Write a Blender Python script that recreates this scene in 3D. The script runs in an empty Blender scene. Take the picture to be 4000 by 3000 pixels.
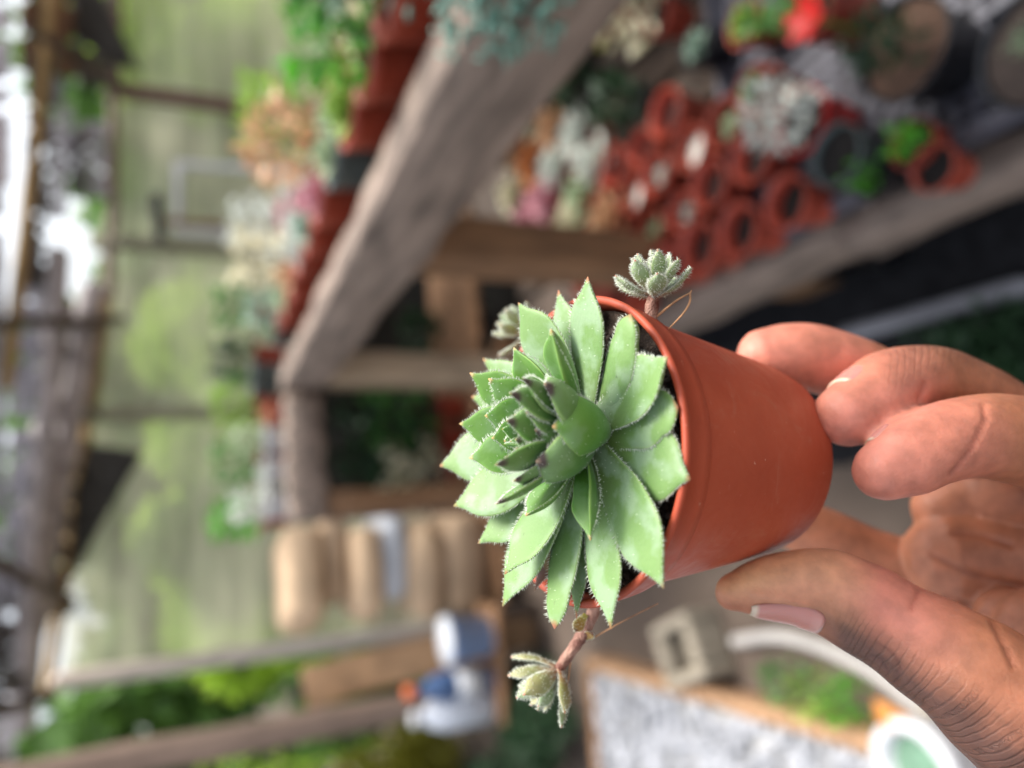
import bpy, bmesh, math, random
import numpy as np
from mathutils import Vector, Matrix
random.seed(7); rng = np.random.default_rng(11)
sc = bpy.context.scene
col = sc.collection

# ------------------------------------------------------------------ camera
PITCH, YAW, F, ZC = math.radians(23.5), math.radians(11.7), 2800.0, 1.35
CAM = np.array([0.0, 0.0, ZC])
FW = np.array([math.sin(YAW)*math.cos(PITCH), math.cos(YAW)*math.cos(PITCH), -math.sin(PITCH)])
RT = np.array([math.cos(YAW), -math.sin(YAW), 0.0])
UP = np.cross(RT, FW)
PX, PY = -UP, -RT            # the phone was held upright: photo-right is down, photo-down is left
cd = bpy.data.cameras.new('camera'); cam = bpy.data.objects.new('camera', cd); col.objects.link(cam)
cd.sensor_width = 36; cd.lens = 36*F/4000; cd.clip_start = 0.01; cd.clip_end = 400
cd.dof.use_dof = True; cd.dof.focus_distance = 0.131; cd.dof.aperture_fstop = 6.6
cam.matrix_world = Matrix(((PX[0], -PY[0], -FW[0], 0), (PX[1], -PY[1], -FW[1], 0), (PX[2], -PY[2], -FW[2], ZC), (0, 0, 0, 1)))
sc.camera = cam

# ------------------------------------------------------------------ sky and sun
SUN_EL, SUN_AZ = math.radians(62), math.radians(78)     # azimuth measured from +Y towards +X
w = bpy.data.worlds.new('World'); sc.world = w; w.use_nodes = True
nt = w.node_tree; bg = nt.nodes['Background']
sky = nt.nodes.new('ShaderNodeTexSky'); sky.sky_type = 'NISHITA'; sky.sun_disc = False
sky.sun_elevation = SUN_EL; sky.sun_rotation = SUN_AZ; sky.dust_density = 4; sky.air_density = 1.0
hs = nt.nodes.new('ShaderNodeHueSaturation'); hs.inputs['Saturation'].default_value = 0.35
nt.links.new(sky.outputs[0], hs.inputs['Color']); nt.links.new(hs.outputs[0], bg.inputs[0]); bg.inputs[1].default_value = 0.15
ld = bpy.data.lights.new('sun', 'SUN'); ld.energy = 2.1; ld.angle = math.radians(24); ld.color = (1, 0.95, 0.87)
sun = bpy.data.objects.new('sun', ld); col.objects.link(sun)
sd = Vector((math.sin(SUN_AZ)*math.cos(SUN_EL), math.cos(SUN_AZ)*math.cos(SUN_EL), math.sin(SUN_EL)))
sun.rotation_euler = sd.to_track_quat('Z', 'Y').to_euler(); sun.location = sd*20
sc.view_settings.view_transform = 'Standard'; sc.view_settings.look = 'None'
sc.view_settings.exposure = 1.2; sc.view_settings.gamma = 1; sc.view_settings.use_curve_mapping = False

# ------------------------------------------------------------------ helpers
S = 4000/2212.0
def ray(x, y): return FW + (x-2000)/F*PX + (y-1500)/F*PY
def at(x, y, d): return CAM + ray(x, y)*d
def on_x(x, y, X): r = ray(x*S, y*S); return CAM + r*(X/r[0])
def on_y(x, y, Y): r = ray(x*S, y*S); return CAM + r*(Y/r[1])
def on_z(x, y, Z): r = ray(x*S, y*S); return CAM + r*((Z-ZC)/r[2])

def node(nt, kind, **kw):
    n = nt.nodes.new(kind)
    for k, v in kw.items():
        if k.startswith('i_'): n.inputs[k[2:].replace('_', ' ')].default_value = v
        else: setattr(n, k, v)
    return n
MATS = {}
def mat(name, c, rough=0.6, var=0.3, scale=40, bump=0.15, c2=None, sss=0.0, spec=0.5, transl=0.0, transp=0.0, stretch=(1, 1, 1), sssr=(1, .4, .25), sssc=0.002, bdist=0.002):
    if name in MATS: return MATS[name]
    m = bpy.data.materials.new(name); m.use_nodes = True; t = m.node_tree; b = t.nodes['Principled BSDF']
    tc = node(t, 'ShaderNodeTexCoord'); mp = node(t, 'ShaderNodeMapping'); mp.inputs['Scale'].default_value = stretch
    t.links.new(tc.outputs['Object'], mp.inputs[0])
    nz = node(t, 'ShaderNodeTexNoise', i_Scale=scale, i_Detail=6.0, i_Roughness=0.6); t.links.new(mp.outputs[0], nz.inputs[0])
    rp = node(t, 'ShaderNodeValToRGB'); e = rp.color_ramp.elements
    a = tuple(max(0, x*(1-var)) for x in c); d = c2 or tuple(min(1, x*(1+var)) for x in c)
    e[0].position, e[1].position = .32, .68; e[0].color = (*a, 1); e[1].color = (*d, 1)
    t.links.new(nz.outputs[0], rp.inputs[0]); t.links.new(rp.outputs[0], b.inputs['Base Color'])
    b.inputs['Roughness'].default_value = rough; b.inputs['Specular IOR Level'].default_value = spec
    if sss: b.inputs['Subsurface Weight'].default_value = sss; b.inputs['Subsurface Radius'].default_value = sssr; b.inputs['Subsurface Scale'].default_value = sssc
    if bump:
        bp = node(t, 'ShaderNodeBump', i_Strength=bump, i_Distance=bdist)
        n2 = node(t, 'ShaderNodeTexNoise', i_Scale=scale*4, i_Detail=4.0); t.links.new(mp.outputs[0], n2.inputs[0])
        t.links.new(n2.outputs[0], bp.inputs['Height']); t.links.new(bp.outputs[0], b.inputs['Normal'])
    out = t.nodes['Material Output']; last = b.outputs[0]
    if transl:
        tr = node(t, 'ShaderNodeBsdfTranslucent'); t.links.new(rp.outputs[0], tr.inputs[0])
        mx = node(t, 'ShaderNodeMixShader'); mx.inputs[0].default_value = transl
        t.links.new(last, mx.inputs[1]); t.links.new(tr.outputs[0], mx.inputs[2]); last = mx.outputs[0]
    if transp:
        tp = node(t, 'ShaderNodeBsdfTransparent'); mx = node(t, 'ShaderNodeMixShader'); mx.inputs[0].default_value = transp
        t.links.new(last, mx.inputs[1]); t.links.new(tp.outputs[0], mx.inputs[2]); last = mx.outputs[0]
    t.links.new(last, out.inputs[0]); MATS[name] = m; return m

def me_new(name, v, f, mats, smooth=True, midx=None):
    me = bpy.data.meshes.new(name); me.from_pydata([tuple(map(float, p)) for p in v], [], f); me.update()
    for m in (mats if isinstance(mats, (list, tuple)) else [mats]): me.materials.append(m)
    if smooth: me.polygons.foreach_set('use_smooth', [True]*len(me.polygons))
    if midx is not None: me.polygons.foreach_set('material_index', midx)
    return me
def link(name, me, parent=None, loc=(0, 0, 0), rot=(0, 0, 0), scale=(1, 1, 1)):
    o = bpy.data.objects.new(name, me); col.objects.link(o)
    o.location = loc; o.rotation_euler = rot; o.scale = scale
    if parent: o.parent = parent
    return o
def tag(o, label=None, cat=None, group=None, kind=None):
    for k, v in (('label', label), ('category', cat), ('group', group), ('kind', kind)):
        if v: o[k] = v
    return o
def thing(name, label, cat, loc, group=None, rz=0, scale=1):
    return tag(link(name, None, None, tuple(map(float, loc)), (0, 0, rz), (scale,)*3), label, cat, group)

def tube_data(pts, rad, seg=10, caps=True, flat=None):
    """swept tube through pts with radius per point; returns verts, faces"""
    pts = [np.array(p, float) for p in pts]; n = len(pts); v, f = [], []
    prev = None; rings = []
    for i in range(n):
        t = pts[min(i+1, n-1)]-pts[max(i-1, 0)]; t /= np.linalg.norm(t)+1e-12
        if prev is None:
            a = np.array([0, 0, 1.0]) if abs(t[2]) < .9 else np.array([1.0, 0, 0])
            u = np.cross(t, a)
        else: u = prev-np.dot(prev, t)*t
        u /= np.linalg.norm(u); prev = u; b = np.cross(t, u)
        rings.append((pts[i], rad[i] if hasattr(rad, '__len__') else rad, u, b, t))
    def ring(c, r, u, b):
        i0 = len(v)
        for k in range(seg):
            a = 2*math.pi*k/seg; v.append(c+r*(math.cos(a)*u+math.sin(a)*b))
        return i0
    ids = []
    if caps:
        c, r, u, b, t = rings[0]
        for q in (80, 55, 28): a = math.radians(q); ids.append(ring(c-t*r*math.sin(a), r*math.cos(a), u, b))
    for c, r, u, b, t in rings: ids.append(ring(c, r, u, b))
    if caps:
        c, r, u, b, t = rings[-1]
        for q in (28, 55, 80): a = math.radians(q); ids.append(ring(c+t*r*math.sin(a), r*math.cos(a), u, b))
    for a, b in zip(ids, ids[1:]):
        for k in range(seg): f.append((a+k, a+(k+1) % seg, b+(k+1) % seg, b+k))
    f.append(tuple(ids[0]+k for k in reversed(range(seg)))); f.append(tuple(ids[-1]+k for k in range(seg)))
    return v, f
def spline(P, n):
    """Catmull-Rom through rows of P (any number of columns)"""
    P = np.array(P, float); Q = np.vstack([2*P[0]-P[1], P, 2*P[-1]-P[-2]]); out = []
    for s in np.linspace(0, len(P)-1, n):
        i = min(int(s), len(P)-2); t = s-i; a, b, c, d = Q[i:i+4]
        out.append(.5*((2*b)+(c-a)*t+(2*a-5*b+4*c-d)*t*t+(3*b-a-3*c+d)*t**3))
    return np.array(out)
def lathe_data(prof, seg=28):
    v, f = [], []; ids = []
    for r, z in prof:
        ids.append(len(v))
        for k in range(seg): a = 2*math.pi*k/seg; v.append((r*math.cos(a), r*math.sin(a), z))
    for a, b in zip(ids, ids[1:]):
        for k in range(seg): f.append((a+k, a+(k+1) % seg, b+(k+1) % seg, b+k))
    f.append(tuple(ids[0]+k for k in reversed(range(seg)))); f.append(tuple(ids[-1]+k for k in range(seg)))
    return v, f
def timber_data(p0, p1, w, h, jit=.004, n=14, seed=0, rough_edge=.15):
    """a hewn timber from p0 to p1; w is the horizontal and h the upright measure of the section"""
    r = np.random.default_rng(seed); p0 = np.array(p0, float); p1 = np.array(p1, float); t = p1-p0; t /= np.linalg.norm(t)
    a = np.array([0, 0, 1.0]) if abs(t[2]) < .8 else np.array([0, 1.0, 0]); u = np.cross(t, a); u /= np.linalg.norm(u); b = np.cross(u, t)
    c = rough_edge; sec = [(-1+c, -1), (1-c, -1), (1, -1+c), (1, 1-c), (1-c, 1), (-1+c, 1), (-1, 1-c), (-1, -1+c)]
    v, f = [], []; wob = r.normal(size=(n+1, 2))*jit
    for i in range(n+1):
        c0 = p0+(p1-p0)*i/n+wob[i, 0]*u*.6+wob[i, 1]*b*.6
        for x, y in sec: v.append(c0+u*(x*w/2+r.normal()*jit*.35)+b*(y*h/2+r.normal()*jit*.35))
    for i in range(n):
        for k in range(8): f.append((8*i+k, 8*i+(k+1) % 8, 8*i+8+(k+1) % 8, 8*i+8+k))
    f.append(tuple(reversed(range(8)))); f.append(tuple(8*n+k for k in range(8)))
    return v, f
def join(parts):
    V, Fc = [], []
    for v, f in parts:
        o = len(V); V += list(v); Fc += [tuple(i+o for i in q) for q in f]
    return V, Fc
def solid(name, data, m, parent=None, loc=None, smooth=True, auto=False):
    """mesh whose verts are given in world space, re-based on loc (or on the parent's location)"""
    v, f = data; v = np.array(v, float)
    if loc is None: loc = np.array(parent.location) if parent else np.array([v[:, 0].mean(), v[:, 1].mean(), v[:, 2].min()])
    me = me_new(name, v-np.array(loc), f, m, smooth)
    return link(name, me, parent, (0, 0, 0) if parent else tuple(map(float, loc)))

def sheet(x0, x1, z0, z1a, z1b, y, seed, amp=.02, turn=False):
    r = np.random.default_rng(seed); nx, nz = 24, 22; V, Fc = [], []; ph = r.uniform(0, 6, 6)
    for i in range(nx+1):
        for j in range(nz+1):
            u, q = i/nx, j/nz; x = x0+(x1-x0)*u; z = z0+(z1a+(z1b-z1a)*u-z0)*q
            V.append((x, y+amp*(math.sin(z*9+ph[0]+1.5*math.sin(x*2+ph[1]))+.6*math.sin(z*21+ph[2]+x*1.3)+.5*math.sin(x*7+ph[3])), z))
    if turn: V = [(b, a, c) for a, b, c in V]
    for i in range(nx):
        for j in range(nz): a = i*(nz+1)+j; Fc.append((a, a+nz+1, a+nz+2, a+1))
    return V, Fc
def sheet_flat(x0, x1, y0, y1, z):
    r = np.random.default_rng(4); V, Fc = [], []; n = 14
    for i in range(n+1):
        for j in range(n+1): V.append((x0+(x1-x0)*i/n+(r.uniform(-.015, .015) if i in (0, n) else 0), y0+(y1-y0)*j/n, z+r.uniform(0, .006)*(0 < i < n)))
    for i in range(n):
        for j in range(n): a = i*(n+1)+j; Fc.append((a, a+n+1, a+n+2, a+1))
    return V, Fc
# ------------------------------------------------------------------ materials
wood_grey = mat('weathered_timber', (.23, .175, .14), .85, .5, 13, .7, stretch=(3.5, .45, 3.5), bdist=.004)
wood_brown = mat('brown_timber', (.2, .105, .05), .8, .4, 16, .4, stretch=(2, 2, .4), bdist=.004)
wood_pale = mat('pale_timber', (.36, .27, .18), .8, .3, 14, .4, stretch=(1, 1, .5), bdist=.004)
wood_dark = mat('dark_timber', (.09, .065, .05), .9, .4, 14, .4)
red_plastic = mat('terracotta_plastic', (.3, .045, .022), .5, .2, 25, .05)
red_plastic2 = mat('faded_terracotta_plastic', (.44, .075, .045), .32, .2, 25, .05)
bright_red = mat('scarlet_plastic', (.6, .015, .012), .4, .15, 20, .05)
black_plastic = mat('black_plastic', (.012, .013, .017), .45, .3, 20, .1)
grey_plastic = mat('slate_plastic', (.07, .09, .09), .5, .3, 20, .1)
white_plastic = mat('white_plastic', (.6, .61, .63), .4, .08, 10, .05)
soil_dark = mat('potting_soil', (.012, .009, .008), .95, .8, 400, 1.0, bdist=.003)
bark = mat('bark_chips', (.10, .055, .035), .9, .5, 60, .8)
ground_m = mat('earth_floor', (.105, .078, .06), .95, .35, 3, .6, bdist=.02)

# ------------------------------------------------------------------ ground
solid('ground', ([(-70, -40, 0), (70, -40, 0), (70, 140, 0), (-70, 140, 0)], [(0, 1, 2, 3)]), ground_m, loc=(0, 0, 0))['kind'] = 'structure'

# ------------------------------------------------------------------ the two-tier bench on the right, and its return across the aisle
XB, ZT, ZL = .40, 1.08, .41
bench = thing('plant_bench', 'long weathered grey timber bench with two tiers of potted plants', 'bench', (XB, 1.2, 0))
solid('front_beam', timber_data((XB+.028, .05, 1.092), (XB+.028, 2.06, 1.088), .056, .115, .0025, 26, 1, .1), wood_grey, bench)
solid('rail', timber_data((XB+.03, .72, .335), (XB+.03, 2.06, .345), .06, .13, .006, 16, 2, .25), wood_grey, bench)
solid('rail', timber_data((XB+.012, .05, .345), (XB+.012, .79, .345), .06, .11, .006, 12, 3, .3), mat('grey_brown_rail', (.21, .16, .13), .85, .4, 16, .4, stretch=(2, .5, 2)), bench)
for k, y in enumerate((1.19, 1.99)):
    solid('post', timber_data((XB+(.105 if k == 0 else .05), y, 0), (XB+(.105 if k == 0 else .05), y, 1.06), .085, .115, .004, 12, 5+k), wood_brown if k == 0 else wood_pale, bench)
for k, y in enumerate((.1, 1.0, 1.99)): solid('post', timber_data((1.2, y, 0), (1.2, y, 1.07), .08, .08, .004, 10, 15+k), wood_dark, bench)
for k in range(6):
    x0 = .505+k*.125
    if k < 3: solid('deck_board', timber_data((x0+.05, .05, ZT-.012), (x0+.05, 2.0, ZT-.012), .115, .024, .002, 10, 30+k, .05), wood_dark, bench)
    solid('lower_deck_board', timber_data((x0, .05, ZL-.04), (x0, 2.05, ZL-.04), .10, .03, .002, 10, 40+k, .05), wood_dark, bench)
solid('darkening_screen', sheet(.06, 2.0, .02, 1.06, 1.06, 1.27, 21, .012, True), mat('darkening_screen_black', (.035, .034, .03), .95, .4, 10, .2, spec=.1), bench)  # black sheet added to block light and darken the space under the tiers
cross = thing('return_bench', 'short grey timber bench closing the end of the aisle', 'bench', (.25, 2.1, 0))
solid('front_beam', timber_data((.385, 2.04, 1.09), (.04, 2.03, 1.085), .09, .10, .005, 10, 51, .22), wood_grey, cross)
solid('post', timber_data((.085, 2.05, 0), (.085, 2.05, 1.03), .07, .09, .004, 12, 52), wood_brown, cross)
solid('post', timber_data((.085, 2.5, 0), (.085, 2.5, 1.06), .07, .09, .004, 12, 53), wood_dark, cross)
for k in range(4): solid('deck_board', timber_data((.04, 2.15+k*.12, 1.085), (1.2, 2.15+k*.12, 1.085), .11, .024, .002, 8, 55+k, .05), wood_dark, cross)
for k in range(4): solid('lower_deck_board', timber_data((.04, 2.13+k*.12, .53), (1.2, 2.13+k*.12, .53), .11, .024, .002, 8, 60+k, .05), wood_brown, cross)
solid('darkening_screen', sheet(.05, 1.27, .02, 1.05, 1.05, 2.66, 22, .012), mat('darkening_screen_black', (.012, .013, .012)), cross)  # same added black sheet, darkening the view under the return bench
solid('brace', timber_data((.09, 2.09, .60), (.62, 2.07, .40), .04, .10, .004, 8, 66), wood_brown, cross)

gc = tag(solid('floor_shade_sheet', sheet_flat(.07, 1.6, -.3, 2.05, .004), mat('painted_floor_shade', (.018, .018, .02), .95, .4, 30, .3, spec=.1)), 'dark sheet added on the floor as shade under the bench', 'cloth', kind='structure')  # near-black sheet added over bare floor; its colour stands for under-bench shade
# black lattice trays on the lower tier
lat = []
for k in range(24): lat.append(timber_data((.45+k*.028, .12, ZL+.01), (.45+k*.028, .94, ZL+.01), .012, .012, 0, 1, 0, .1))
for k in range(29): lat.append(timber_data((.445, .125+k*.029, ZL+.008), (1.1, .125+k*.029, ZL+.008), .012, .008, 0, 1, 0, .1))
lat.append(timber_data((.442, .11, ZL+.018), (.442, .95, ZL+.018), .01, .05, 0, 1)); lat.append(timber_data((.442, .95, ZL+.018), (1.1, .95, ZL+.018), .01, .05, 0, 1))
tray = tag(solid('lattice_tray', join(lat), mat('grey_black_plastic', (.10, .10, .125), .5, .3, 20, .1), smooth=False), 'black plastic lattice tray lying on the lower tier behind the rail', 'tray')
# metal pipe under the bench and small things in the shade below it
pa, pb = on_x(2200, 622, .327), on_x(1830, 722, .327)
tag(solid('metal_pipe', tube_data([pa+(pa-pb)*.01, pb], .019, 14), mat('galvanised_metal', (.2, .2, .22), .45, .15, 20, .1)), 'pale grey metal pipe lying in the shade under the bench', 'pipe')
# ------------------------------------------------------------------ generic plants
LEAFMATS = {}
def leafmat(name, c, transl=.25, rough=.5, var=.35):
    return mat('foliage_'+name, c, rough, var, 18, 0, transl=transl)
def rosette_mesh(name, m, n=26, R=.035, wide=.36, lift=.5, up=.2, seed=0):
    r = np.random.default_rng(seed); V, Fc = [], []
    for i in range(n):
        t = (i+.5)/n; el = math.radians(12+70*t**1.2*up/.2*.9); el = min(el, 1.45); L = R*(1-.55*t)*r.uniform(.9, 1.1); az = i*2.39996+r.normal()*.1
        d = np.array([math.cos(az)*math.cos(el), math.sin(az)*math.cos(el), math.sin(el)]); s = np.array([-math.sin(az), math.cos(az), 0]); nn = np.cross(d, s)
        if nn[2] < 0: nn = -nn
        o = len(V); W = L*wide; b0 = np.array([0, 0, R*lift*t*.6])
        for q, ww, bow in ((.05, .35, 0), (.4, .85, -.1), (.72, 1, -.08), (.9, .55, -.02)):
            c = b0+d*L*q+nn*L*bow
            V += [c-s*W*ww*.5+nn*W*.08, c+nn*W*.12*0, c+s*W*ww*.5+nn*W*.08, c-nn*W*.22*ww]
        V.append(b0+d*L)
        for k in range(3):
            a = o+4*k; b = a+4
            Fc += [(a, a+1, b+1, b), (a+1, a+2, b+2, b+1), (a+2, a+3, b+3, b+2), (a+3, a, b, b+3)]
        a = o+12; T = o+16; Fc += [(a, a+1, T), (a+1, a+2, T), (a+2, a+3, T), (a+3, a, T)]
    return me_new(name, V, Fc, m)
def leafy_mesh(name, m, n=120, R=.05, H=.09, ls=.02, seed=0, stems=True, wide=.45):
    """upright leafy clump"""
    r = np.random.default_rng(seed); V, Fc = [], []; mi = []
    for i in range(n):
        a = r.uniform(0, 6.283); h = r.uniform(.12, 1); rad = R*math.sqrt(r.uniform(.02, 1))*(1-.45*abs(h-.45)); c = np.array([math.cos(a)*rad, math.sin(a)*rad, H*h])
        d = np.array([math.cos(a), math.sin(a), r.uniform(-.3, 1.0)])+r.normal(size=3)*.35; d /= np.linalg.norm(d)
        s = np.cross(d, r.normal(size=3)); s /= np.linalg.norm(s); nn = np.cross(s, d); L = ls*r.uniform(.7, 1.3); W = L*wide
        o = len(V); V += [c, c+d*L*.45-s*W*.5+nn*W*.15, c+d*L*.5, c+d*L*.45+s*W*.5+nn*W*.15, c+d*L]
        Fc += [(o, o+1, o+2), (o, o+2, o+3), (o+1, o+4, o+2), (o+2, o+4, o+3)]; mi += [0]*4
    if stems:
        for i in range(5):
            a = r.uniform(0, 6.283); e = np.array([math.cos(a)*R*.6, math.sin(a)*R*.6, H*.8])
            v, f = tube_data([(0, 0, 0), e*.5+np.array([0, 0, H*.1]), e], [R*.03, R*.025, R*.015], 5, False); o = len(V); V += v; Fc += [tuple(k+o for k in q) for q in f]; mi += [1]*len(f)
    return me_new(name, V, Fc, [m, wood_dark], True, mi)
def blade_mesh(name, m, n=40, R=.05, H=.12, seed=0, w=.008):
    r = np.random.default_rng(seed); V, Fc = [], []
    for i in range(n):
        a = r.uniform(0, 6.283); lean = r.uniform(.1, 1); d = np.array([math.cos(a), math.sin(a), 0]); s = np.array([-d[1], d[0], 0])*w*r.uniform(.6, 1.2); h = H*r.uniform(.6, 1.1); o = len(V)
        for q in (0, .4, .75, 1):
            c = d*R*lean*q**1.8+np.array([0, 0, h*q*(1-.25*lean*q)])+d*.004; k = (1-q)**.6; V += [c-s*k*.5, c+d*w*.15*k, c+s*k*.5]
        for k in range(3):
            b = o+3*k; Fc += [(b, b+1, b+4, b+3), (b+1, b+2, b+5, b+4), (b+2, b, b+3, b+5)]
    return me_new(name, V, Fc, m)

POT = {}
def pot_mesh(kind, m, r=.036, h=.065, taper=.76):
    if kind not in POT:
        prof = [(r*taper*.97, 0), (r*taper, .003), (r*.955, h-.013), (r*1.0, h-.012), (r*1.02, h-.001), (r*1.005, h), (r*.965, h), (r*.95, h-.012), (r*.9, h-.022), (r*.8, h*.3)]
        v, f = lathe_data(prof, 28); f = f[:-1]
        POT[kind] = (me_new('pot_'+kind, v, f, m), r, h)
        POT[kind+'_soil'] = None
    return POT[kind]
SOIL = {}
def soil_mesh(r, m):
    key = (round(r, 4), m.name)
    if key not in SOIL:
        V, Fc = [(0, 0, .003)], []; q = np.random.default_rng(5)
        for j, rr in enumerate((.4, .75, 1.0)):
            for k in range(16): a = k/16*6.2832; V.append((r*rr*math.cos(a), r*rr*math.sin(a), (q.uniform(0, .004) if j < 2 else 0)))
        for k in range(16):
            Fc.append((0, 1+k, 1+(k+1) % 16))
            for j in range(2): a, b = 1+16*j, 17+16*j; Fc.append((a+k, b+k, b+(k+1) % 16, a+(k+1) % 16))
        SOIL[key] = me_new('soil', V, Fc, m)
    return SOIL[key]
pale_pebble = mat('pale_pebbles', (.55, .52, .48), .8, .3, 90, .8)
def potted(loc, kind, plant, label, group=None, pscale=1.0, scale=1.0, fill=None, name='potted_plant', pz=0, cat='potted plant', rz=None, tilt=0, fill_at=None):
    me, r, h = POT[kind]
    t = thing(name, label, cat, loc, group, random.uniform(0, 6.28) if rz is None else rz, scale)
    if tilt: t.rotation_euler[1] = tilt
    link('pot', me, t)
    fz = h-.014 if fill_at is None else h*fill_at
    link('soil', soil_mesh(r*(.92 if fill_at is None else .87), fill or soil_dark), t, (0, 0, fz))
    if plant:
        link('rosette' if plant.name.startswith('rosette') else 'foliage', plant, t, (0, 0, fz+.002+pz), (0, 0, random.uniform(0, 6.28)), (pscale,)*3)
    return t
pot_mesh('red', red_plastic); pot_mesh('faded', red_plastic2); pot_mesh('slate', grey_plastic, .048, .105, .84); pot_mesh('redbig', red_plastic, .05, .105, .84)
pot_mesh('black', black_plastic); pot_mesh('blackbig', black_plastic, .105, .15, .8); pot_mesh('white', white_plastic, .04, .075); pot_mesh('scarlet', bright_red, .05, .09, .7)
# grey-rimmed nursery pots of the upper tier
PAL = dict(palegreen=(.42, .52, .32), mint=(.36, .5, .4), lime=(.28, .45, .07), green=(.07, .22, .04), dark=(.012, .05, .015), pink=(.6, .28, .33), peach=(.68, .42, .24), cream=(.72, .68, .48),
           white=(.68, .72, .66), purple=(.2, .11, .17), orange=(.55, .2, .06), gold=(.62, .4, .12), blue=(.16, .33, .27), yellow=(.6, .55, .14), rust=(.3, .06, .03), vivid=(.1, .4, .02))
LM = {k: leafmat(k, c) for k, c in PAL.items()}
ROS = {k: rosette_mesh('rosette_'+k, LM[k], 26, .036, .42, .5, seed=i) for i, k in enumerate(PAL)}
LFY = {k: leafy_mesh('leafy_'+k, LM[k], 130, .045, .1, .024, seed=i+30) for i, k in enumerate(PAL)}
BLD = {k: blade_mesh('blades_'+k, LM[k], 40, .06, .11, seed=i+60) for i, k in enumerate(('green', 'palegreen', 'vivid', 'yellow', 'mint'))}

# --- upper tier, front row (numbered from the near end in the labels only by what they hold)
front = [(.60, 'redbig', LFY['green'], 1.0, 'dark red pot of bushy green leaves nearest the top edge, on the upper tier'),
         (.705, 'redbig', LFY['vivid'], .9, 'dark red pot with vivid green leaves, second along the upper tier'),
         (.81, 'redbig', ROS['lime'], 1.4, 'dark red pot with a broad lime rosette, third along the upper tier'),
         (.935, 'slate', ROS['palegreen'], 1.3, 'slate grey pot with a pale rosette between red pots on upper tier'),
         (1.065, 'redbig', ROS['pink'], 1.3, 'dark red pot with a pink rosette just past the slate grey pot'),
         (1.185, 'redbig', ROS['mint'], 1.3, 'dark red pot with a mint green rosette on the upper tier'),
         (1.30, 'redbig', ROS['white'], 1.3, 'dark red pot with a whitish rosette on the upper tier'),
         (1.43, 'redbig', ROS['peach'], 1.2, 'dark red pot with a peach rosette on the upper tier'),
         (1.56, 'redbig', ROS['palegreen'], 1.2, 'dark red pot with a pale green rosette, far along the upper tier'),
         (1.69, 'redbig', LFY['mint'], .8, 'dark red pot with leafy mint foliage, far along the upper tier'),
         (1.83, 'slate', ROS['green'], 1.2, 'slate grey pot with a green rosette at the far corner of upper tier')]
for y, k, p, ps, lb in front: potted((.522+random.uniform(-.006, .006), y, ZT), k, p, lb, 'front row of pots on the upper tier', ps)
kinds = ['peach', 'palegreen', 'white', 'cream', 'pink', 'mint', 'peach', 'cream', 'lime', 'white', 'palegreen', 'white']
words = dict(peach='peach', palegreen='pale green', white='whitish', cream='cream', pink='pink', mint='mint green', purple='dull purple', orange='orange', lime='lime green', rust='rusty red', green='mid green')
i = 0
for rx in (.65, .765):
    for y in np.arange(.62, 2.02, .105):
        k = kinds[(i*5+int(rx*100)) % len(kinds)]; leafy = (i*7) % 5 == 0; i += 1
        form = 'leafy clump' if leafy else 'rosette'
        potted((rx+random.uniform(-.012, .012), y+random.uniform(-.015, .015), ZT), 'red' if i % 4 else 'faded', LFY[k] if leafy else ROS[k],
               'small %s %s in a red pot behind the upper tier front row' % (words[k], form), 'small pots crowded behind the front row of upper tier', random.uniform(1.2, 1.5) if not leafy else 1.15, 1.2)
# blue-green trailing plant hanging over the beam
tr = potted((.50, .415, ZT), 'redbig', None, 'blue green trailing succulent spilling from its pot over the grey beam', pz=0)
r = np.random.default_rng(3); V, Fc = [], []
for k in range(420):
    b = np.array([.44, .41, 1.185])+r.normal(size=3)*np.array([.03, .03, .022]); b[0] = max(b[0], .365)
    if r.random() < .6: b[0] = r.uniform(.36, .42); b[2] = r.uniform(1.09, 1.18); b[1] = r.uniform(.35, .475)-.3*max(0, 1.13-b[2])
    d = r.normal(size=3); d[2] = abs(d[2])*.4; d[0] -= .6; d /= np.linalg.norm(d); s = np.cross(d, r.normal(size=3)); s /= np.linalg.norm(s); n_ = np.cross(s, d); L = .017; W = .007; o = len(V)
    V += [b, b+d*L*.5-s*W*.5, b+d*L*.5+n_*W*.3, b+d*L*.5+s*W*.5, b+d*L, b+d*L*.5-n_*W*.3]
    Fc += [(o, o+1, o+2), (o, o+2, o+3), (o+1, o+4, o+2), (o+2, o+4, o+3), (o, o+3, o+5), (o, o+5, o+1), (o+3, o+4, o+5), (o+5, o+4, o+1)]
tl = np.array(tr.location); me = me_new('trailing_foliage', np.array(V)-tl, Fc, LM['blue']); tr.rotation_euler = (0, 0, 0); link('trailing_foliage', me, tr)

# --- lower tier: cluster of small red pots with pale plants or pebbles
k_ = 0
for j_ in range(7):
    for i_ in range(4):
        if (i_ == 3 and j_ < 2) or (i_ in (0, 1) and j_ == 4): continue
        k_ += 1; pl = ROS['palegreen'] if k_ % 6 == 0 else ROS['white'] if k_ % 5 == 3 else None
        pebb = pl is None and k_ % 3 == 0
        potted((.458+i_*.098+random.uniform(-.008, .008), .79+j_*.1+(.05 if i_ % 2 else 0)+random.uniform(-.008, .008), ZL+.022), 'faded' if k_ % 3 else 'red', pl,
               'small red pot %s, lower tier cluster' % ('with a pale rosette' if pl else 'of pale pebbles' if pebb else 'with only dark soil'), 'cluster of small red pots on the lower tier', .6, random.choice((1.12, 1.2, 1.28, 1.36)), pale_pebble if pebb else None, fill_at=.6)
def low(x, y, kind, plant, label, ps=1, s=1, fill=None, z=ZL+.02, group=None, **kw):
    h = POT[kind][2]*s; p = on_z(x/S, y/S, z+h); return potted((p[0], p[1], z), kind, plant, label, group, ps, s, fill, **kw)
low(3259, 603, 'slate', None, 'empty slate grey pot beside the small red pots on lower tier', s=.9)
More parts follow.
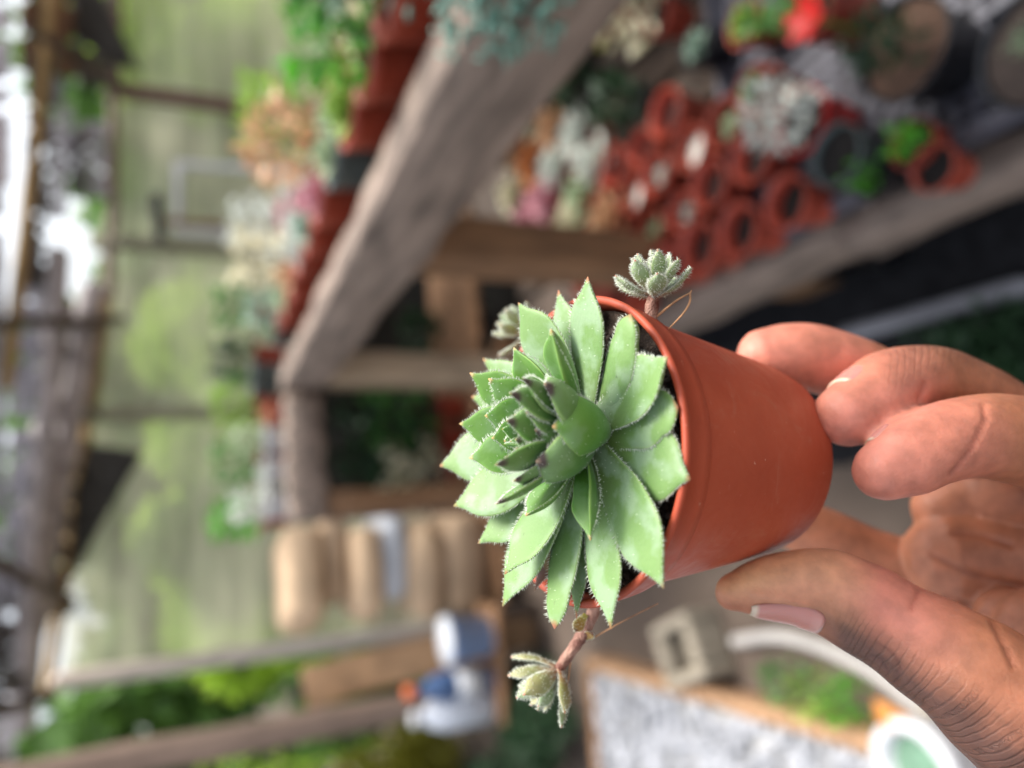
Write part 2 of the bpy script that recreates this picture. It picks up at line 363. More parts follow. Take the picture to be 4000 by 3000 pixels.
low(3400, 690, 'black', LFY['vivid'], 'small black pot with a bright green seedling nearest the lower rail', .55, .8)
low(3560, 560, 'red', LFY['vivid'], 'small red pot with green leaves between the black pots and lower rail', .5, .9)
low(3640, 655, 'faded', None, 'small empty terracotta pot closest to the lower rail', s=.85)
low(3120, 470, 'scarlet', LFY['white'], 'bright scarlet pot with whitish leaves beside the big black pot', 1.0, 1.0)
low(3150, 20, 'redbig', LFY['green'], 'red pot carrying a leafy plant under the scarlet flower', 1.0)
low(3520, 190, 'blackbig', LFY['dark'], 'big black pot filled with brown bark chips and a dark green plant', 1.3, .62, bark)
low(4060, 170, 'blackbig', BLD['palegreen'], 'big black pot of brown soil with pale green blades in the corner', .7, .64, mat('brown_soil', (.07, .05, .04), .95, .5, 80, .8))
low(2710, 180, 'black', ROS['mint'], 'small black pot with a mint rosette among red pots on the lower tier', .9, 1.1)
low(2900, 90, 'red', ROS['lime'], 'small red pot with lime rosette beside the yellow variegated plant', 1.0, 1.1)
low(2935, 350, 'red', ROS['green'], 'small red pot with a mid green rosette above the red pot cluster', .9, 1.1)
low(2380, 60, 'faded', LFY['yellow'], 'yellow variegated leafy plant at the back of the lower tier', 1.1, 1.2)
low(2560, 60, 'faded', LFY['cream'], 'cream variegated leafy plant at the back of the lower tier', 1.2, 1.2)
low(2290, 330, 'black', LFY['dark'], 'black pot with large dark green leaves behind the pale rosettes', 1.2, 1.1)
low(2480, 400, 'black', LFY['dark'], 'black pot with dark green leaves between pale and red pots', 1.0, 1.1)
fl = on_z(3163/S, 75/S, .60)
flower = thing('scarlet_flower', 'single scarlet flower above the dark leaves on the lower tier', 'flower', (fl[0], fl[1], ZL+.1))
solid('stem', tube_data([(fl[0], fl[1], ZL+.1), (fl[0]+.004, fl[1], .55), (fl[0], fl[1], .60)], .0025, 6), LM['green'], flower)
for k in range(6):
    a = k*1.047; d = np.array([math.cos(a), math.sin(a), .35]); s = np.array([-math.sin(a), math.cos(a), 0]); c = np.array([fl[0], fl[1], .60])
    solid('petal', ([c, c+d*.014-s*.011, c+d*.016+np.array([0, 0, -.003]), c+d*.014+s*.011, c+d*.034-s*.006, c+d*.034+s*.006], [(0, 1, 2), (0, 2, 3), (1, 4, 2), (2, 4, 5), (2, 5, 3)]), mat('petal_red', (.75, .02, .015), .5, .1, 30, 0, transl=.3), flower)
pc = [('peach', 2010, 560), ('cream', 2090, 440), ('white', 2270, 520), ('orange', 2090, 640), ('cream', 2010, 760), ('pink', 2140, 780), ('white', 2330, 640), ('palegreen', 2290, 760), ('pink', 2070, 860), ('cream', 2250, 870), ('peach', 2390, 850), ('white', 2180, 650), ('peach', 2170, 500)]
pn = {}
for i, (k, x, y) in enumerate(pc):
    low(x, y, 'faded', ROS[k], '%s rosette in the sunlit pale group on the lower tier' % words[k], 2.1, 1.1, group='pale rosettes grouped on the lower tier')
# seen through the bench, between its posts
for x, y, k, pl, lb, ps, s, z in [(975, 735, 'red', ROS['gold'], 'red pot with a golden rosette seen between the bench posts', 1.0, 1.2, ZL), (925, 770, 'white', None, 'small white pot left of the golden rosette between posts', 1, .8, ZL),
        (1030, 765, 'white', LFY['white'], 'white pot with whitish leaves right of the golden rosette', .7, .9, ZL), (1060, 700, 'black', ROS['mint'], 'black pot with mint rosette behind the held succulent', 1, 1.2, ZL),
        (830, 720, 'black', LFY['dark'], 'black pot of dark foliage between the two nearer posts', 1.6, 1.2, ZL), (1020, 690, 'black', ROS['palegreen'], 'black pot with pale rosette near the golden rosette', 1, 1.2, ZL)]:
    potted(tuple(np.append(on_x(x, y, .7)[:2], z)), k, pl, lb, 'pots on the lower tier between the posts', ps, s)
for i, (x, y, pl, ps, lb) in enumerate([(.16, 2.2, LFY['cream'], 1.5, 'pot of cream foliage at the open end of return bench lower deck'), (.27, 2.22, LFY['dark'], 1.8, 'pot of dark foliage on the return bench lower deck, left one'), (.38, 2.24, LFY['green'], 1.8, 'pot of mid green foliage on the return bench lower deck'), (.33, 2.42, LFY['dark'], 2.2, 'pot of tall dark foliage at the back of return bench lower deck')]):
    potted((x, y, .545), 'red', pl, lb, 'pots on the lower deck of the return bench', ps, 1.4)
# on top of the return bench
for i, (px, k, pl, ps, lb) in enumerate([(.10, 'white', LFY['white'], .9, 'white pot with whitish leaves at the end of return bench'), (.19, 'white', ROS['white'], 1.2, 'white pot with a whitish rosette on the return bench'), (.28, 'white', LFY['palegreen'], .9, 'white pot with pale green leaves on the return bench'),
        (.36, 'faded', ROS['peach'], 1, 'small faded red pot with peach rosette at the bench corner'), (.46, 'slate', BLD['green'], .9, 'slate pot of green blades in the bench corner')]):
    potted((px, 2.16, 1.10), k, pl, lb, 'pots on top of the return bench', ps, 1.1)
for i in range(5): potted((.08+i*.17, 2.42, 1.10), 'red', LFY[['vivid', 'green', 'lime', 'dark', 'green'][i]], 'red pot with %s foliage at the back of return bench' % ['vivid green', 'mid green', 'lime', 'dark', 'deep green'][i], 'back row on the return bench', 1.1, 1.3)

# ------------------------------------------------------------------ far wall of shade netting, with its posts
YW = 4.5
net = mat('olive_shade_net', (.70, .68, .50), .8, .36, 2.6, 0, transl=.62, transp=.38, stretch=(.5, 1, 3))
wall = thing('netting_wall', 'olive shade netting wall hung between posts at the far end', 'wall', (1.4, YW, 0))
ez = lambda x: 1.985-.055*(x+.3)      # the eave drops a little to the right
for k, (a, b) in enumerate(((-.62, .75), (.75, 1.75), (1.75, 2.72), (2.72, 4.3))):
    solid('net_sheet', sheet(a, b, .02, ez(a), ez(b), YW, k), net, wall)
for k, x in enumerate((.75, 1.75, 2.72, 4.2)):
    solid('post', timber_data((x, YW-.07, 0), (x, YW-.07, ez(x)+.05), .075, .075, .004, 10, 90+k), mat('reddish_post', (.16, .09, .075), .85, .3, 14, .3) if k == 2 else mat('mossy_post', (.26, .25, .17), .85, .3, 14, .3), wall)
# white pipe frame and a dark hanger in front of the net
wf = thing('white_pipe_frame', 'white pipe frame standing before the olive netting', 'frame', (1.95, 4.3, 0))
ca, cb, cc, cdd = [on_y(*q, 4.3) for q in ((385, 355), (385, 500), (560, 350), (560, 505))]
for a, b in ((ca, cb), (ca, np.array([cc[0], 4.3, 0])), (cb, np.array([cdd[0], 4.3, 0]))): solid('pipe', tube_data([a, b], .022, 10), white_plastic, wf)
h1, h2 = on_y(338, 420, 4.2), on_y(345, 520, 4.2)
hg = thing('hanging_tool', 'small black tool hanging before the netting beside white frame', 'tool', (h1[0], 4.2, h1[2]-.35))
solid('body', timber_data(h2, h1, .05, .06, .004, 6, 3), black_plastic, hg); solid('handle', tube_data([h2*.55+h1*.45, h2*.55+h1*.45-np.array([0, 0, .35])], .02, 8), wood_brown, hg)
def flap(corners, y, label, seed):
    P = [on_y(*q, y) for q in corners]; n = len(P); c = sum(P)/n; r = np.random.default_rng(seed); V, Fc = [], []
    ring_ = []
    for i in range(n):
        for t in np.linspace(0, 1, 6, endpoint=False): ring_.append(P[i]*(1-t)+P[(i+1) % n]*t)
    N = len(ring_)
    for s_ in (1.0, .66, .33):
        for q in ring_: V.append(c+(q-c)*s_+np.array([0, r.normal()*.015, 0]))
    V.append(c)
    for j in range(2):
        for k in range(N): Fc.append((j*N+k, j*N+(k+1) % N, (j+1)*N+(k+1) % N, (j+1)*N+k))
    for k in range(N): Fc.append((2*N+k, 2*N+(k+1) % N, 3*N))
    o = tag(solid('shade_cloth_flap', (V, Fc), mat('charcoal_cloth', (.05, .047, .042), .9, .3, 8, .2), loc=c), label, 'cloth')
    md = o.modifiers.new('thickness', 'SOLIDIFY'); md.thickness = .004
flap([(150, -40), (215, -20), (305, 160), (215, 125), (150, 60)], 4.36, 'charcoal shade cloth flap hanging at the right end of the eave', 1)
flap([(195, 960), (310, 975), (210, 1150), (150, 1260), (165, 1050)], 4.36, 'charcoal shade cloth flap hanging left of the big roof gap', 2)

# ------------------------------------------------------------------ roof
SL = .35
def on_roof(x, y, lift=0):
    d = ray(x*S, y*S); # plane z = 1.95 + lift + SL*(YW-y)
    t = (1.95+lift+SL*YW-ZC)/(d[2]+SL*d[1]); return CAM+d*t
roof = thing('shed_roof', 'patched grey sheet roof on rough poles with bright gaps', 'roof', (1.2, YW, 1.9))
rg = [mat('roof_sheet_pale', (.55, .54, .58), .6, .2, 3, .1, transl=.5), mat('roof_sheet_grey', (.42, .42, .46), .4, .4, 6, .3, transl=.4), mat('roof_sheet_dark', (.15, .145, .165), .4, .5, 6, .3, transl=.25), mat('roof_sheet_brown', (.2, .12, .08), .8, .4, 5, .1)]
def roof_sheet(x0, x1, y0, y1, m, lift=0, tw=0):
    nx, ny = 5, 40; V, Fc = [], []; hr = np.random.default_rng(int(abs(x0*7+y0*3+x1)))
    for i in range(nx+1):
        for j in range(ny+1):
            p = on_roof(x0+(x1-x0)*i/nx+tw*(j/ny-.5), y0+(y1-y0)*j/ny, lift); V.append(p+np.array([0, 0, .005*math.sin(j*2.2)]))
    for i in range(nx):
        for j in range(ny):
            a = i*(ny+1)+j
            if hr.random() > (.07 if 0 < i < nx-1 else .16): Fc.append((a, a+ny+1, a+ny+2, a+1))
    o = solid('roof_sheet', (V, Fc), rg[m], roof); md = o.modifiers.new('thickness', 'SOLIDIFY'); md.thickness = .004
# strips in pixel bands (photo-left is up); gaps between them show the sky
roof_sheet(-260, 22, -300, 400, 0, .05); roof_sheet(-260, 8, 400, 1750, 1, .05)
roof_sheet(52, 108, 120, 620, 2, .0, -20); roof_sheet(104, 150, 225, 470, 1, .02, -18); roof_sheet(150, 185, 280, 420, 2, .03); roof_sheet(172, 240, 262, 428, 1, .0, 6); roof_sheet(104, 135, 168, 228, 1, .03)
roof_sheet(40, 170, -300, 165, 3, .03, 10); roof_sheet(168, 245, -300, 185, 2, .02)
roof_sheet(95, 200, 655, 905, 2, .03, -30); roof_sheet(20, 98, 610, 900, 1, .03, -10)
roof_sheet(10, 88, 925, 1320, 1, .03, -25); roof_sheet(88, 172, 935, 1330, 2, .03, -40); roof_sheet(-30, 75, 1340, 1500, 2, .03, -30); roof_sheet(-20, 30, 1510, 1800, 0, .03)
def pole(a, b, y0, y1, rad, m, name='purlin', seed=0):
    p = on_y(a[0], a[1], y0); q = on_y(b[0], b[1], y1); r = np.random.default_rng(seed); n = 12
    pts = [p+(q-p)*k/n+r.normal(size=3)*rad*.12 for k in range(n+1)]
    solid(name, tube_data(pts, [rad*r.uniform(.92, 1.08) for _ in pts], 12), m, roof)
tan_wood = mat('tan_pole', (.36, .24, .1), .8, .25, 12, .3)
log = mat('grey_log', (.42, .38, .38), .85, .35, 9, .5)
pole((118, -80), (15, 830), 4.0, 3.9, .03, tan_wood, seed=1)
pole((198, 630), (40, 1560), 4.3, 4.2, .062, log, seed=2); pole((128, 560), (52, 1420), 4.1, 4.0, .05, log, seed=3)
pole((252, -60), (235, 640), 4.42, 4.42, .03, wood_grey, seed=4); pole((232, 640), (100, 1500), 4.45, 4.4, .028, tan_wood, seed=5)
for k, (a, b) in enumerate((((262, 190), (60, 60)), ((260, 690), (-20, 700)), ((150, 1300), (-20, 1210)), ((112, 1500), (-20, 1540)))):
    pole(a, b, 4.45, 3.6, .028, wood_dark, 'rafter', 20+k)
# white pole and brown post at the open left end of the wall
b0 = on_y(800, 1380, 4.35); t0 = on_y(140, 1470, 4.35)
tag(solid('white_pole', tube_data([(b0[0], 4.35, 0), (t0[0], 4.35, 1.2), (t0[0], 4.35, t0[2]+.02)], .045, 14), mat('peeled_pole', (.62, .54, .48), .7, .15, 10, .2)), 'pale peeled pole standing where the netting wall ends', 'pole')
b1 = on_y(1040, 1495, 3.2)
tag(solid('brown_post', timber_data((b1[0], 3.2, 0), (b1[0]-.01, 3.2, 2.1), .10, .10, .006, 14, 71), mat('brownish_post', (.24, .17, .13), .85, .3, 12, .4, stretch=(1, 1, .3))), 'thick brown timber post at the open left side of the shed', 'post')

# ------------------------------------------------------------------ greenery outside
def bush(name, c, R, n, ls, m, label, seed, cat='bush', group=None, trunk=True):
    r = np.random.default_rng(seed); V, Fc = [], []; K = 14
    cl = r.normal(size=(K, 3)); cl /= np.linalg.norm(cl, axis=1)[:, None]; cl *= r.uniform(.35, .95, (K, 1)); cr = r.uniform(.25, .5, K)
    for i in range(n):
        k = r.integers(K); d0 = r.normal(size=3); d0 /= np.linalg.norm(d0); q = cl[k]+d0*cr[k]*r.uniform(.6, 1)**.5; p = q*np.array(R)+np.array([0, 0, R[2]*1.15]); p[2] = max(p[2], .02)
        d = d0+r.normal(size=3)*.6; d /= np.linalg.norm(d); s = np.cross(d, r.normal(size=3)); s /= np.linalg.norm(s)+1e-9; L = ls*r.uniform(.6, 1.3); W = L*.5; o = len(V)
        V += [p, p+d*L*.5-s*W*.5, p+d*L, p+d*L*.5+s*W*.5]; Fc.append((o, o+1, o+2, o+3))
    t = thing(name, label, cat, c, group); link('foliage', me_new('foliage', V, Fc, m, False), t)
    if trunk:
        v, f = join([tube_data([(0, 0, 0), tuple(np.array([cl[k][0]*R[0]*.4, cl[k][1]*R[1]*.4, R[2]*.7])), tuple(cl[k]*np.array(R)*.8+np.array([0, 0, R[2]*1.15]))], [R[0]*.07, R[0]*.045, R[0]*.02], 6, False) for k in range(5)])
        link('stem', me_new('stem', v, f, wood_dark), t)
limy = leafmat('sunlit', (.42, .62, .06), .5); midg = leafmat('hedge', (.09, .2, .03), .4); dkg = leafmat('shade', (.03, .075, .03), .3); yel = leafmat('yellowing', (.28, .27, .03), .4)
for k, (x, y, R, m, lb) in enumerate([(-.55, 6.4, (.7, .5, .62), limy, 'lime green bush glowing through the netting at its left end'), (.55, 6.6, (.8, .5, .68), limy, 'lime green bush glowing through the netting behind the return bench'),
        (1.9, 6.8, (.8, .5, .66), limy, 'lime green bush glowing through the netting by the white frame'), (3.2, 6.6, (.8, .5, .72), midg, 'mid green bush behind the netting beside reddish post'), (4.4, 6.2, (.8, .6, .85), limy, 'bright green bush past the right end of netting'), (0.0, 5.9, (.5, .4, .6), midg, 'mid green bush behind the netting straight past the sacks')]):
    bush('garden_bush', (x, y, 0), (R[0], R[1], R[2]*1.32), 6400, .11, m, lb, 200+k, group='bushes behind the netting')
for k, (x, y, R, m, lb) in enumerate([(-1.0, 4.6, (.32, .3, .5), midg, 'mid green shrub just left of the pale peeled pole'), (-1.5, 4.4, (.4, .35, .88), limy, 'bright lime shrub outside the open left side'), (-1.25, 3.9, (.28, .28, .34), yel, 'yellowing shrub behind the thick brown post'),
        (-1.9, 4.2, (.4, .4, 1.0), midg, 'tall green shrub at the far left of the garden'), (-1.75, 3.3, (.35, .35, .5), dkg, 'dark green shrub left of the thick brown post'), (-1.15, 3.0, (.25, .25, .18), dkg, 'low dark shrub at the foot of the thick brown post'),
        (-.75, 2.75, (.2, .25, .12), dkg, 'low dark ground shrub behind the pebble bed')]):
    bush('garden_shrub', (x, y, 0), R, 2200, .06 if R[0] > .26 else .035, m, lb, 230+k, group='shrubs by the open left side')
hd = join([])
r = np.random.default_rng(77); V, Fc = [], []
for i in range(14000):
    x = r.uniform(-14, 20); h = 3.2+.7*math.sin(x*.9)+(1.6 if x < -2 else 0)+.4*math.sin(x*2.7); p = np.array([x, 12+r.uniform(-1, 1), h*r.uniform(0, 1)**.7]); d = r.normal(size=3); d /= np.linalg.norm(d); s = np.cross(d, r.normal(size=3)); s /= np.linalg.norm(s); L = .5; o = len(V)
    V += [p, p+d*L*.5-s*L*.3, p+d*L, p+d*L*.5+s*L*.3]; Fc.append((o, o+1, o+2, o+3))
tag(solid('far_hedge', (V, Fc), leafmat('far_hedge', (.12, .24, .05), .4), loc=(3, 12, 0), smooth=False), 'far green hedge growing right across behind the garden', 'hedge', kind='stuff')

# ------------------------------------------------------------------ aisle and left side
cream = mat('cream_sack', (.66, .47, .30), .8, .15, 9, .4, bdist=.01); bluish = mat('white_sack', (.62, .65, .70), .6, .12, 9, .4, bdist=.01); tanb = mat('tan_board', (.44, .31, .2), .85, .2, 5, .3)
def sack(x0, x1, y0, y1, z0, z1, m, label, seed, rz=0):
    r = np.random.default_rng(seed); nu, nv = 28, 12; V, Fc = [], []; a, b, c = (x1-x0)/2, (y1-y0)/2, (z1-z0)/2
    for i in range(nv+1):
        th = math.pi*i/nv
        for j in range(nu):
            ph = 2*math.pi*j/nu; sp = lambda q, e: math.copysign(abs(q)**e, q)
            x = a*sp(math.sin(th), .32)*sp(math.cos(ph), .35); y = b*sp(math.sin(th), .32)*sp(math.sin(ph), .35); z = c*sp(math.cos(th), .75)
            k = 1+.05*math.sin(5*ph+seed)+.04*r.normal()*.5; V.append((x*k, y*k, z*(1+.06*math.sin(3*x/a+seed))+c))
    for i in range(nv):
        for j in range(nu): Fc.append((i*nu+j, i*nu+(j+1) % nu, (i+1)*nu+(j+1) % nu, (i+1)*nu+j))
    return tag(link('sack', me_new('sack', V, Fc, m), None, ((x0+x1)/2, (y0+y1)/2, z0), (0, 0, rz)), label, 'sack', 'stacked sacks at the end of the aisle')
sack(-.40, .06, 3.15, 3.6, .12, .34, tanb, 'brown sack at the bottom of the stack beyond the aisle', 1); sack(-.40, .03, 3.17, 3.6, .335, .50, cream, 'cream sack under the bluish white sack in the stack', 2)
sack(-.30, .12, 3.2, 3.6, .495, .62, bluish, 'bluish white sack in the middle of the stack', 3); sack(-.37, .02, 3.15, 3.55, .615, .76, cream, 'cream sack lying on the bluish white sack', 4)
sack(-.30, .10, 3.22, 3.55, .755, .87, tanb, 'dull brown sack just below the topmost cream sack', 6); sack(-.39, .02, 3.15, 3.55, .865, 1.05, cream, 'cream sack on top of the stack', 5, .22)
plt = thing('pallet', 'low brown wooden pallet under the stacked sacks', 'pallet', (-.16, 3.35, 0))
for k in range(4): solid('slat', timber_data((-.46, 3.12+k*.15, .105), (.14, 3.12+k*.15, .105), .11, .025, .002, 3, 80+k), wood_brown, plt)
for k in range(3): solid('runner', timber_data((-.44+k*.28, 3.05, .045), (-.44+k*.28, 3.65, .045), .07, .09, .002, 3, 85+k), wood_brown, plt)
tag(solid('leaning_board', timber_data((-.46, 3.0, 0), (-.62, 3.3, .95), .16, .03, .003, 8, 88), mat('orange_brown_board', (.32, .19, .1), .85, .3, 8, .3)), 'brown board leaning upright beside the stacked sacks', 'board')
# bucket, bottle, tub on a low shelf
shelf = thing('low_shelf', 'low rough timber shelf beside the thick brown post', 'shelf', (-.56, 2.95, 0))
solid('top', timber_data((-.34, 2.95, .235), (-.80, 2.95, .235), .24, .03, .003, 6, 101), wood_brown, shelf)
for x in (-.38, -.76): solid('leg', timber_data((x, 2.95, 0), (x, 2.95, .22), .05, .05, .003, 3, 102), wood_dark, shelf)
def vessel(name, prof, c, m, label, cat, extra=None):
    t = thing(name, label, cat, c); v, f = lathe_data(prof, 24); link('body', me_new('body', v, f, m), t)
    for nm, pr, mm in extra or []: v, f = lathe_data(pr, 24); link(nm, me_new(nm, v, f, mm), t)
    return t
vessel('bucket', [(.07, 0), (.075, .005), (.092, .17), (.098, .172), (.098, .182), (.09, .182), (.085, .02)], (-.46, 2.93, .25), mat('sky_blue_plastic', (.3, .45, .78), .4, .1, 10, 0), 'sky blue bucket standing on the low shelf', 'bucket', [('lid', [(.1, .184), (.1, .192), (.02, .2)], bluish)])
vessel('bottle', [(.05, 0), (.055, .005), (.055, .22), (.045, .26), (.02, .29), (.018, .33)], (-.63, 2.93, .25), mat('navy_plastic', (.05, .1, .22), .35, .2, 10, 0), 'dark blue bottle with orange cap on the low shelf', 'bottle', [('cap', [(.026, .325), (.026, .365), (.01, .368)], mat('orange_cap', (.7, .16, .05), .4, .1, 10, 0)), ('label_band', [(.0565, .05), (.0565, .16), (.05, .16)], white_plastic)])
vessel('jug', [(.06, 0), (.07, .006), (.07, .2), (.05, .26), (.025, .29), (.025, .31)], (-.74, 2.97, .25), mat('milky_plastic', (.62, .66, .74), .4, .1, 10, 0), 'milky white jug at the end of the low shelf', 'bottle', [('cap', [(.03, .305), (.03, .335), (.01, .337)], white_plastic)])
# hollow concrete block lying on the earth floor
blk = on_z(1470, 1405, .1); c = mat('concrete', (.30, .26, .2), .9, .25, 30, .6)
B = thing('concrete_block', 'beige hollow concrete block lying on the earth floor', 'block', (blk[0], blk[1], 0), rz=.35)
def boxd(x0, x1, y0, y1, z0, z1): return ([(x, y, z) for x in (x0, x1) for y in (y0, y1) for z in (z0, z1)], [(0, 1, 3, 2), (4, 6, 7, 5), (0, 4, 5, 1), (2, 3, 7, 6), (0, 2, 6, 4), (1, 5, 7, 3)])
v, f = join([boxd(-.09, -.055, -.1, .1, 0, .12), boxd(.055, .09, -.1, .1, 0, .12), boxd(-.055, .055, -.1, -.055, 0, .1195), boxd(-.055, .055, .055, .1, 0, .1195)])
o = link('shell', me_new('shell', v, f, c, False), B); bv = o.modifiers.new('bevel', 'BEVEL'); bv.width = .012; bv.segments = 3
# white hose
hp = [on_z(x, y, .03) for x, y in ((1590, 1385), (1680, 1375), (1780, 1400), (1900, 1460), (2000, 1540))]
tag(solid('hose', tube_data(spline(hp, 30), .017, 12), mat('whitish_hose', (.4, .38, .36), .5, .1, 10, 0)), 'whitish hose curving over the ground behind the thumb', 'hose')
# pebble bed with timber edge
bed = thing('pebble_bed', 'raised bed of white pebbles with a brown timber edge', 'bed', (-.8, 1.5, 0))
solid('edge_board', timber_data((-.515, .45, .035), (-.52, 2.4, .04), .04, .10, .004, 14, 110, .2), mat('edge_timber', (.34, .2, .11), .85, .3, 10, .4), bed)
solid('edge_board', timber_data((-.545, 2.4, .035), (-1.7, 2.4, .035), .045, .10, .004, 10, 111, .2), wood_brown, bed)
solid('fill', boxd(-1.7, -.54, .45, 2.37, 0, .06), mat('grey_sand', (.4, .4, .4), .9, .2, 30, .3), bed, smooth=False)
r = np.random.default_rng(9); ico = bmesh.new(); bmesh.ops.create_icosphere(ico, subdivisions=1, radius=1); iv = np.array([v.co[:] for v in ico.verts]); iff = [tuple(v.index for v in f.verts) for f in ico.faces]; ico.free()
V, Fc = [], []
for k in range(4200):
    p = np.array([r.uniform(-1.7, -.55), r.uniform(.5, 2.36), .065+r.uniform(0, .02)]); s = r.uniform(.009, .021)*np.array([1, r.uniform(.7, 1.6), r.uniform(.6, .9)]); a = r.uniform(0, 3.14); ca_, sa_ = math.cos(a), math.sin(a)
    q = iv*s*(1+.12*r.normal(size=(12, 1))); q = np.stack([q[:, 0]*ca_-q[:, 1]*sa_, q[:, 0]*sa_+q[:, 1]*ca_, q[:, 2]], 1)+p; o = len(V); V += list(q); Fc += [tuple(i+o for i in f) for f in iff]
o = solid('pebbles', (V, Fc), mat('white_pebble', (.36, .37, .4), .7, .35, 9, .1), bed); o['kind'] = 'stuff'
# white pot near the corner and a dry leaf on it
wp = on_z(1965, 1625, .27)
wpt = vessel('planter', [(.055, 0), (.06, .004), (.082, .125), (.082, .135), (.062, .14), (.058, .12), (.05, .1)], (wp[0]-.03, wp[1], .135), white_plastic, 'round white planter with a thick rim beside the pebble bed', 'planter')
link('soil', soil_mesh(.055, mat('green_moss', (.12, .22, .15), .9, .4, 60, .6)), wpt, (0, 0, .11)); 
tag(solid('brick', boxd(wp[0]-.12, wp[0]+.06, wp[1]-.08, wp[1]+.08, 0, .133), c, smooth=False), 'grey block standing under the white planter', 'block')
dl = on_z(1935, 1560, .25); V, Fc = [], []
for i in range(9):
    t = i/8; w_ = .022*math.sin(math.pi*min(1, t*.95+.04))**.7; cc = np.array([dl[0]+.02*math.sin(t*2), dl[1]-.045+.09*t, .245+.022*math.sin(t*math.pi)])
    V += [cc-np.array([w_, 0, -w_*.5]), cc-np.array([0, 0, .002]), cc+np.array([w_, 0, w_*.5])]
for i in range(8): a = 3*i; Fc += [(a, a+1, a+4, a+3), (a+1, a+2, a+5, a+4)]
o = tag(solid('dry_leaf', (V, Fc), mat('dry_orange_leaf', (.5, .2, .04), .7, .3, 40, .2)), 'curled orange dry leaf beside the white planter', 'leaf'); md = o.modifiers.new('thickness', 'SOLIDIFY'); md.thickness = .0015
for k, (x, y, m, lb) in enumerate([(1690, 1500, 'green', 'low green weed in the shade nearest the concrete block'), (1760, 1530, 'lime', 'low lime weed in the shade along the timber edge'), (1830, 1545, 'vivid', 'low vivid green weed in the shade beside the dry leaf')]):
    p = on_z(x, y, .06); tag(link('weed', leafy_mesh('weed', LM[m], 110, .05, .11, .022, 300+k), None, (p[0]+.03, p[1], 0)), lb, 'weed', 'weeds along the timber edge')
# dark crates and a blue cap under the bench
p = on_x(1710, 690, .52); bc = vessel('paint_tin', [(.035, 0), (.038, .004), (.038, .09), (.03, .093)], (p[0]+.03, p[1], 0), mat('royal_blue', (.01, .05, .3), .4, .2, 10, 0), 'royal blue tin on the ground under the bench', 'tin', [('lid', [(.039, .085), (.039, .096), (.02, .098)], mat('royal_blue', (.01, .05, .3)))]); bc.scale = (1.3,)*3
crt = thing('dark_crate', 'dark plastic crate standing in shade under the bench', 'crate', (.85, .95, 0))
solid('base', boxd(.62, 1.1, .6, 1.3, .005, .03), black_plastic, crt, smooth=False)
for k in range(4): solid('slat', timber_data((.615, .6, .06+k*.06), (.615, 1.3, .06+k*.06), .012, .04, 0, 2, 0), black_plastic, crt); solid('slat', timber_data((.6, 1.305, .06+k*.06), (1.1, 1.305, .06+k*.06), .012, .04, 0, 2, 0), black_plastic, crt)
for x, y in ((.615, .6), (.615, 1.3), (1.1, 1.3), (1.1, .6)): solid('corner_post', timber_data((x, y, 0), (x, y, .3), .03, .03, 0, 2), black_plastic, crt)
for k, (x, y, lb) in enumerate([(2080, 770, 'dark fern on the floor nearest the raised ring finger'), (2190, 760, 'dark fern on the floor at the very edge of the picture'), (2140, 880, 'dark fern on the floor behind the little finger')]):
    p = on_z(x, y, .05); bush('floor_fern', (p[0], p[1], 0), (.08, .08, .06), 500, .025, dkg, lb, 260+k, 'fern', 'ferns on the floor under the bench', trunk=False)
for k, (x, y, lb) in enumerate([(2000, 470, 'overturned black nursery pot under the rail, nearest the camera'), (1900, 590, 'black nursery pot standing under the rail beside the metal pipe'), (1800, 610, 'black nursery pot under the rail nearest the blue tin')]):
    p = on_z(x, y, .06); potted((p[0]+.06, p[1], .01), 'blackbig', None, lb, 'spare nursery pots under the bench', 1, .55, name='nursery_pot', cat='pot', fill=soil_dark)

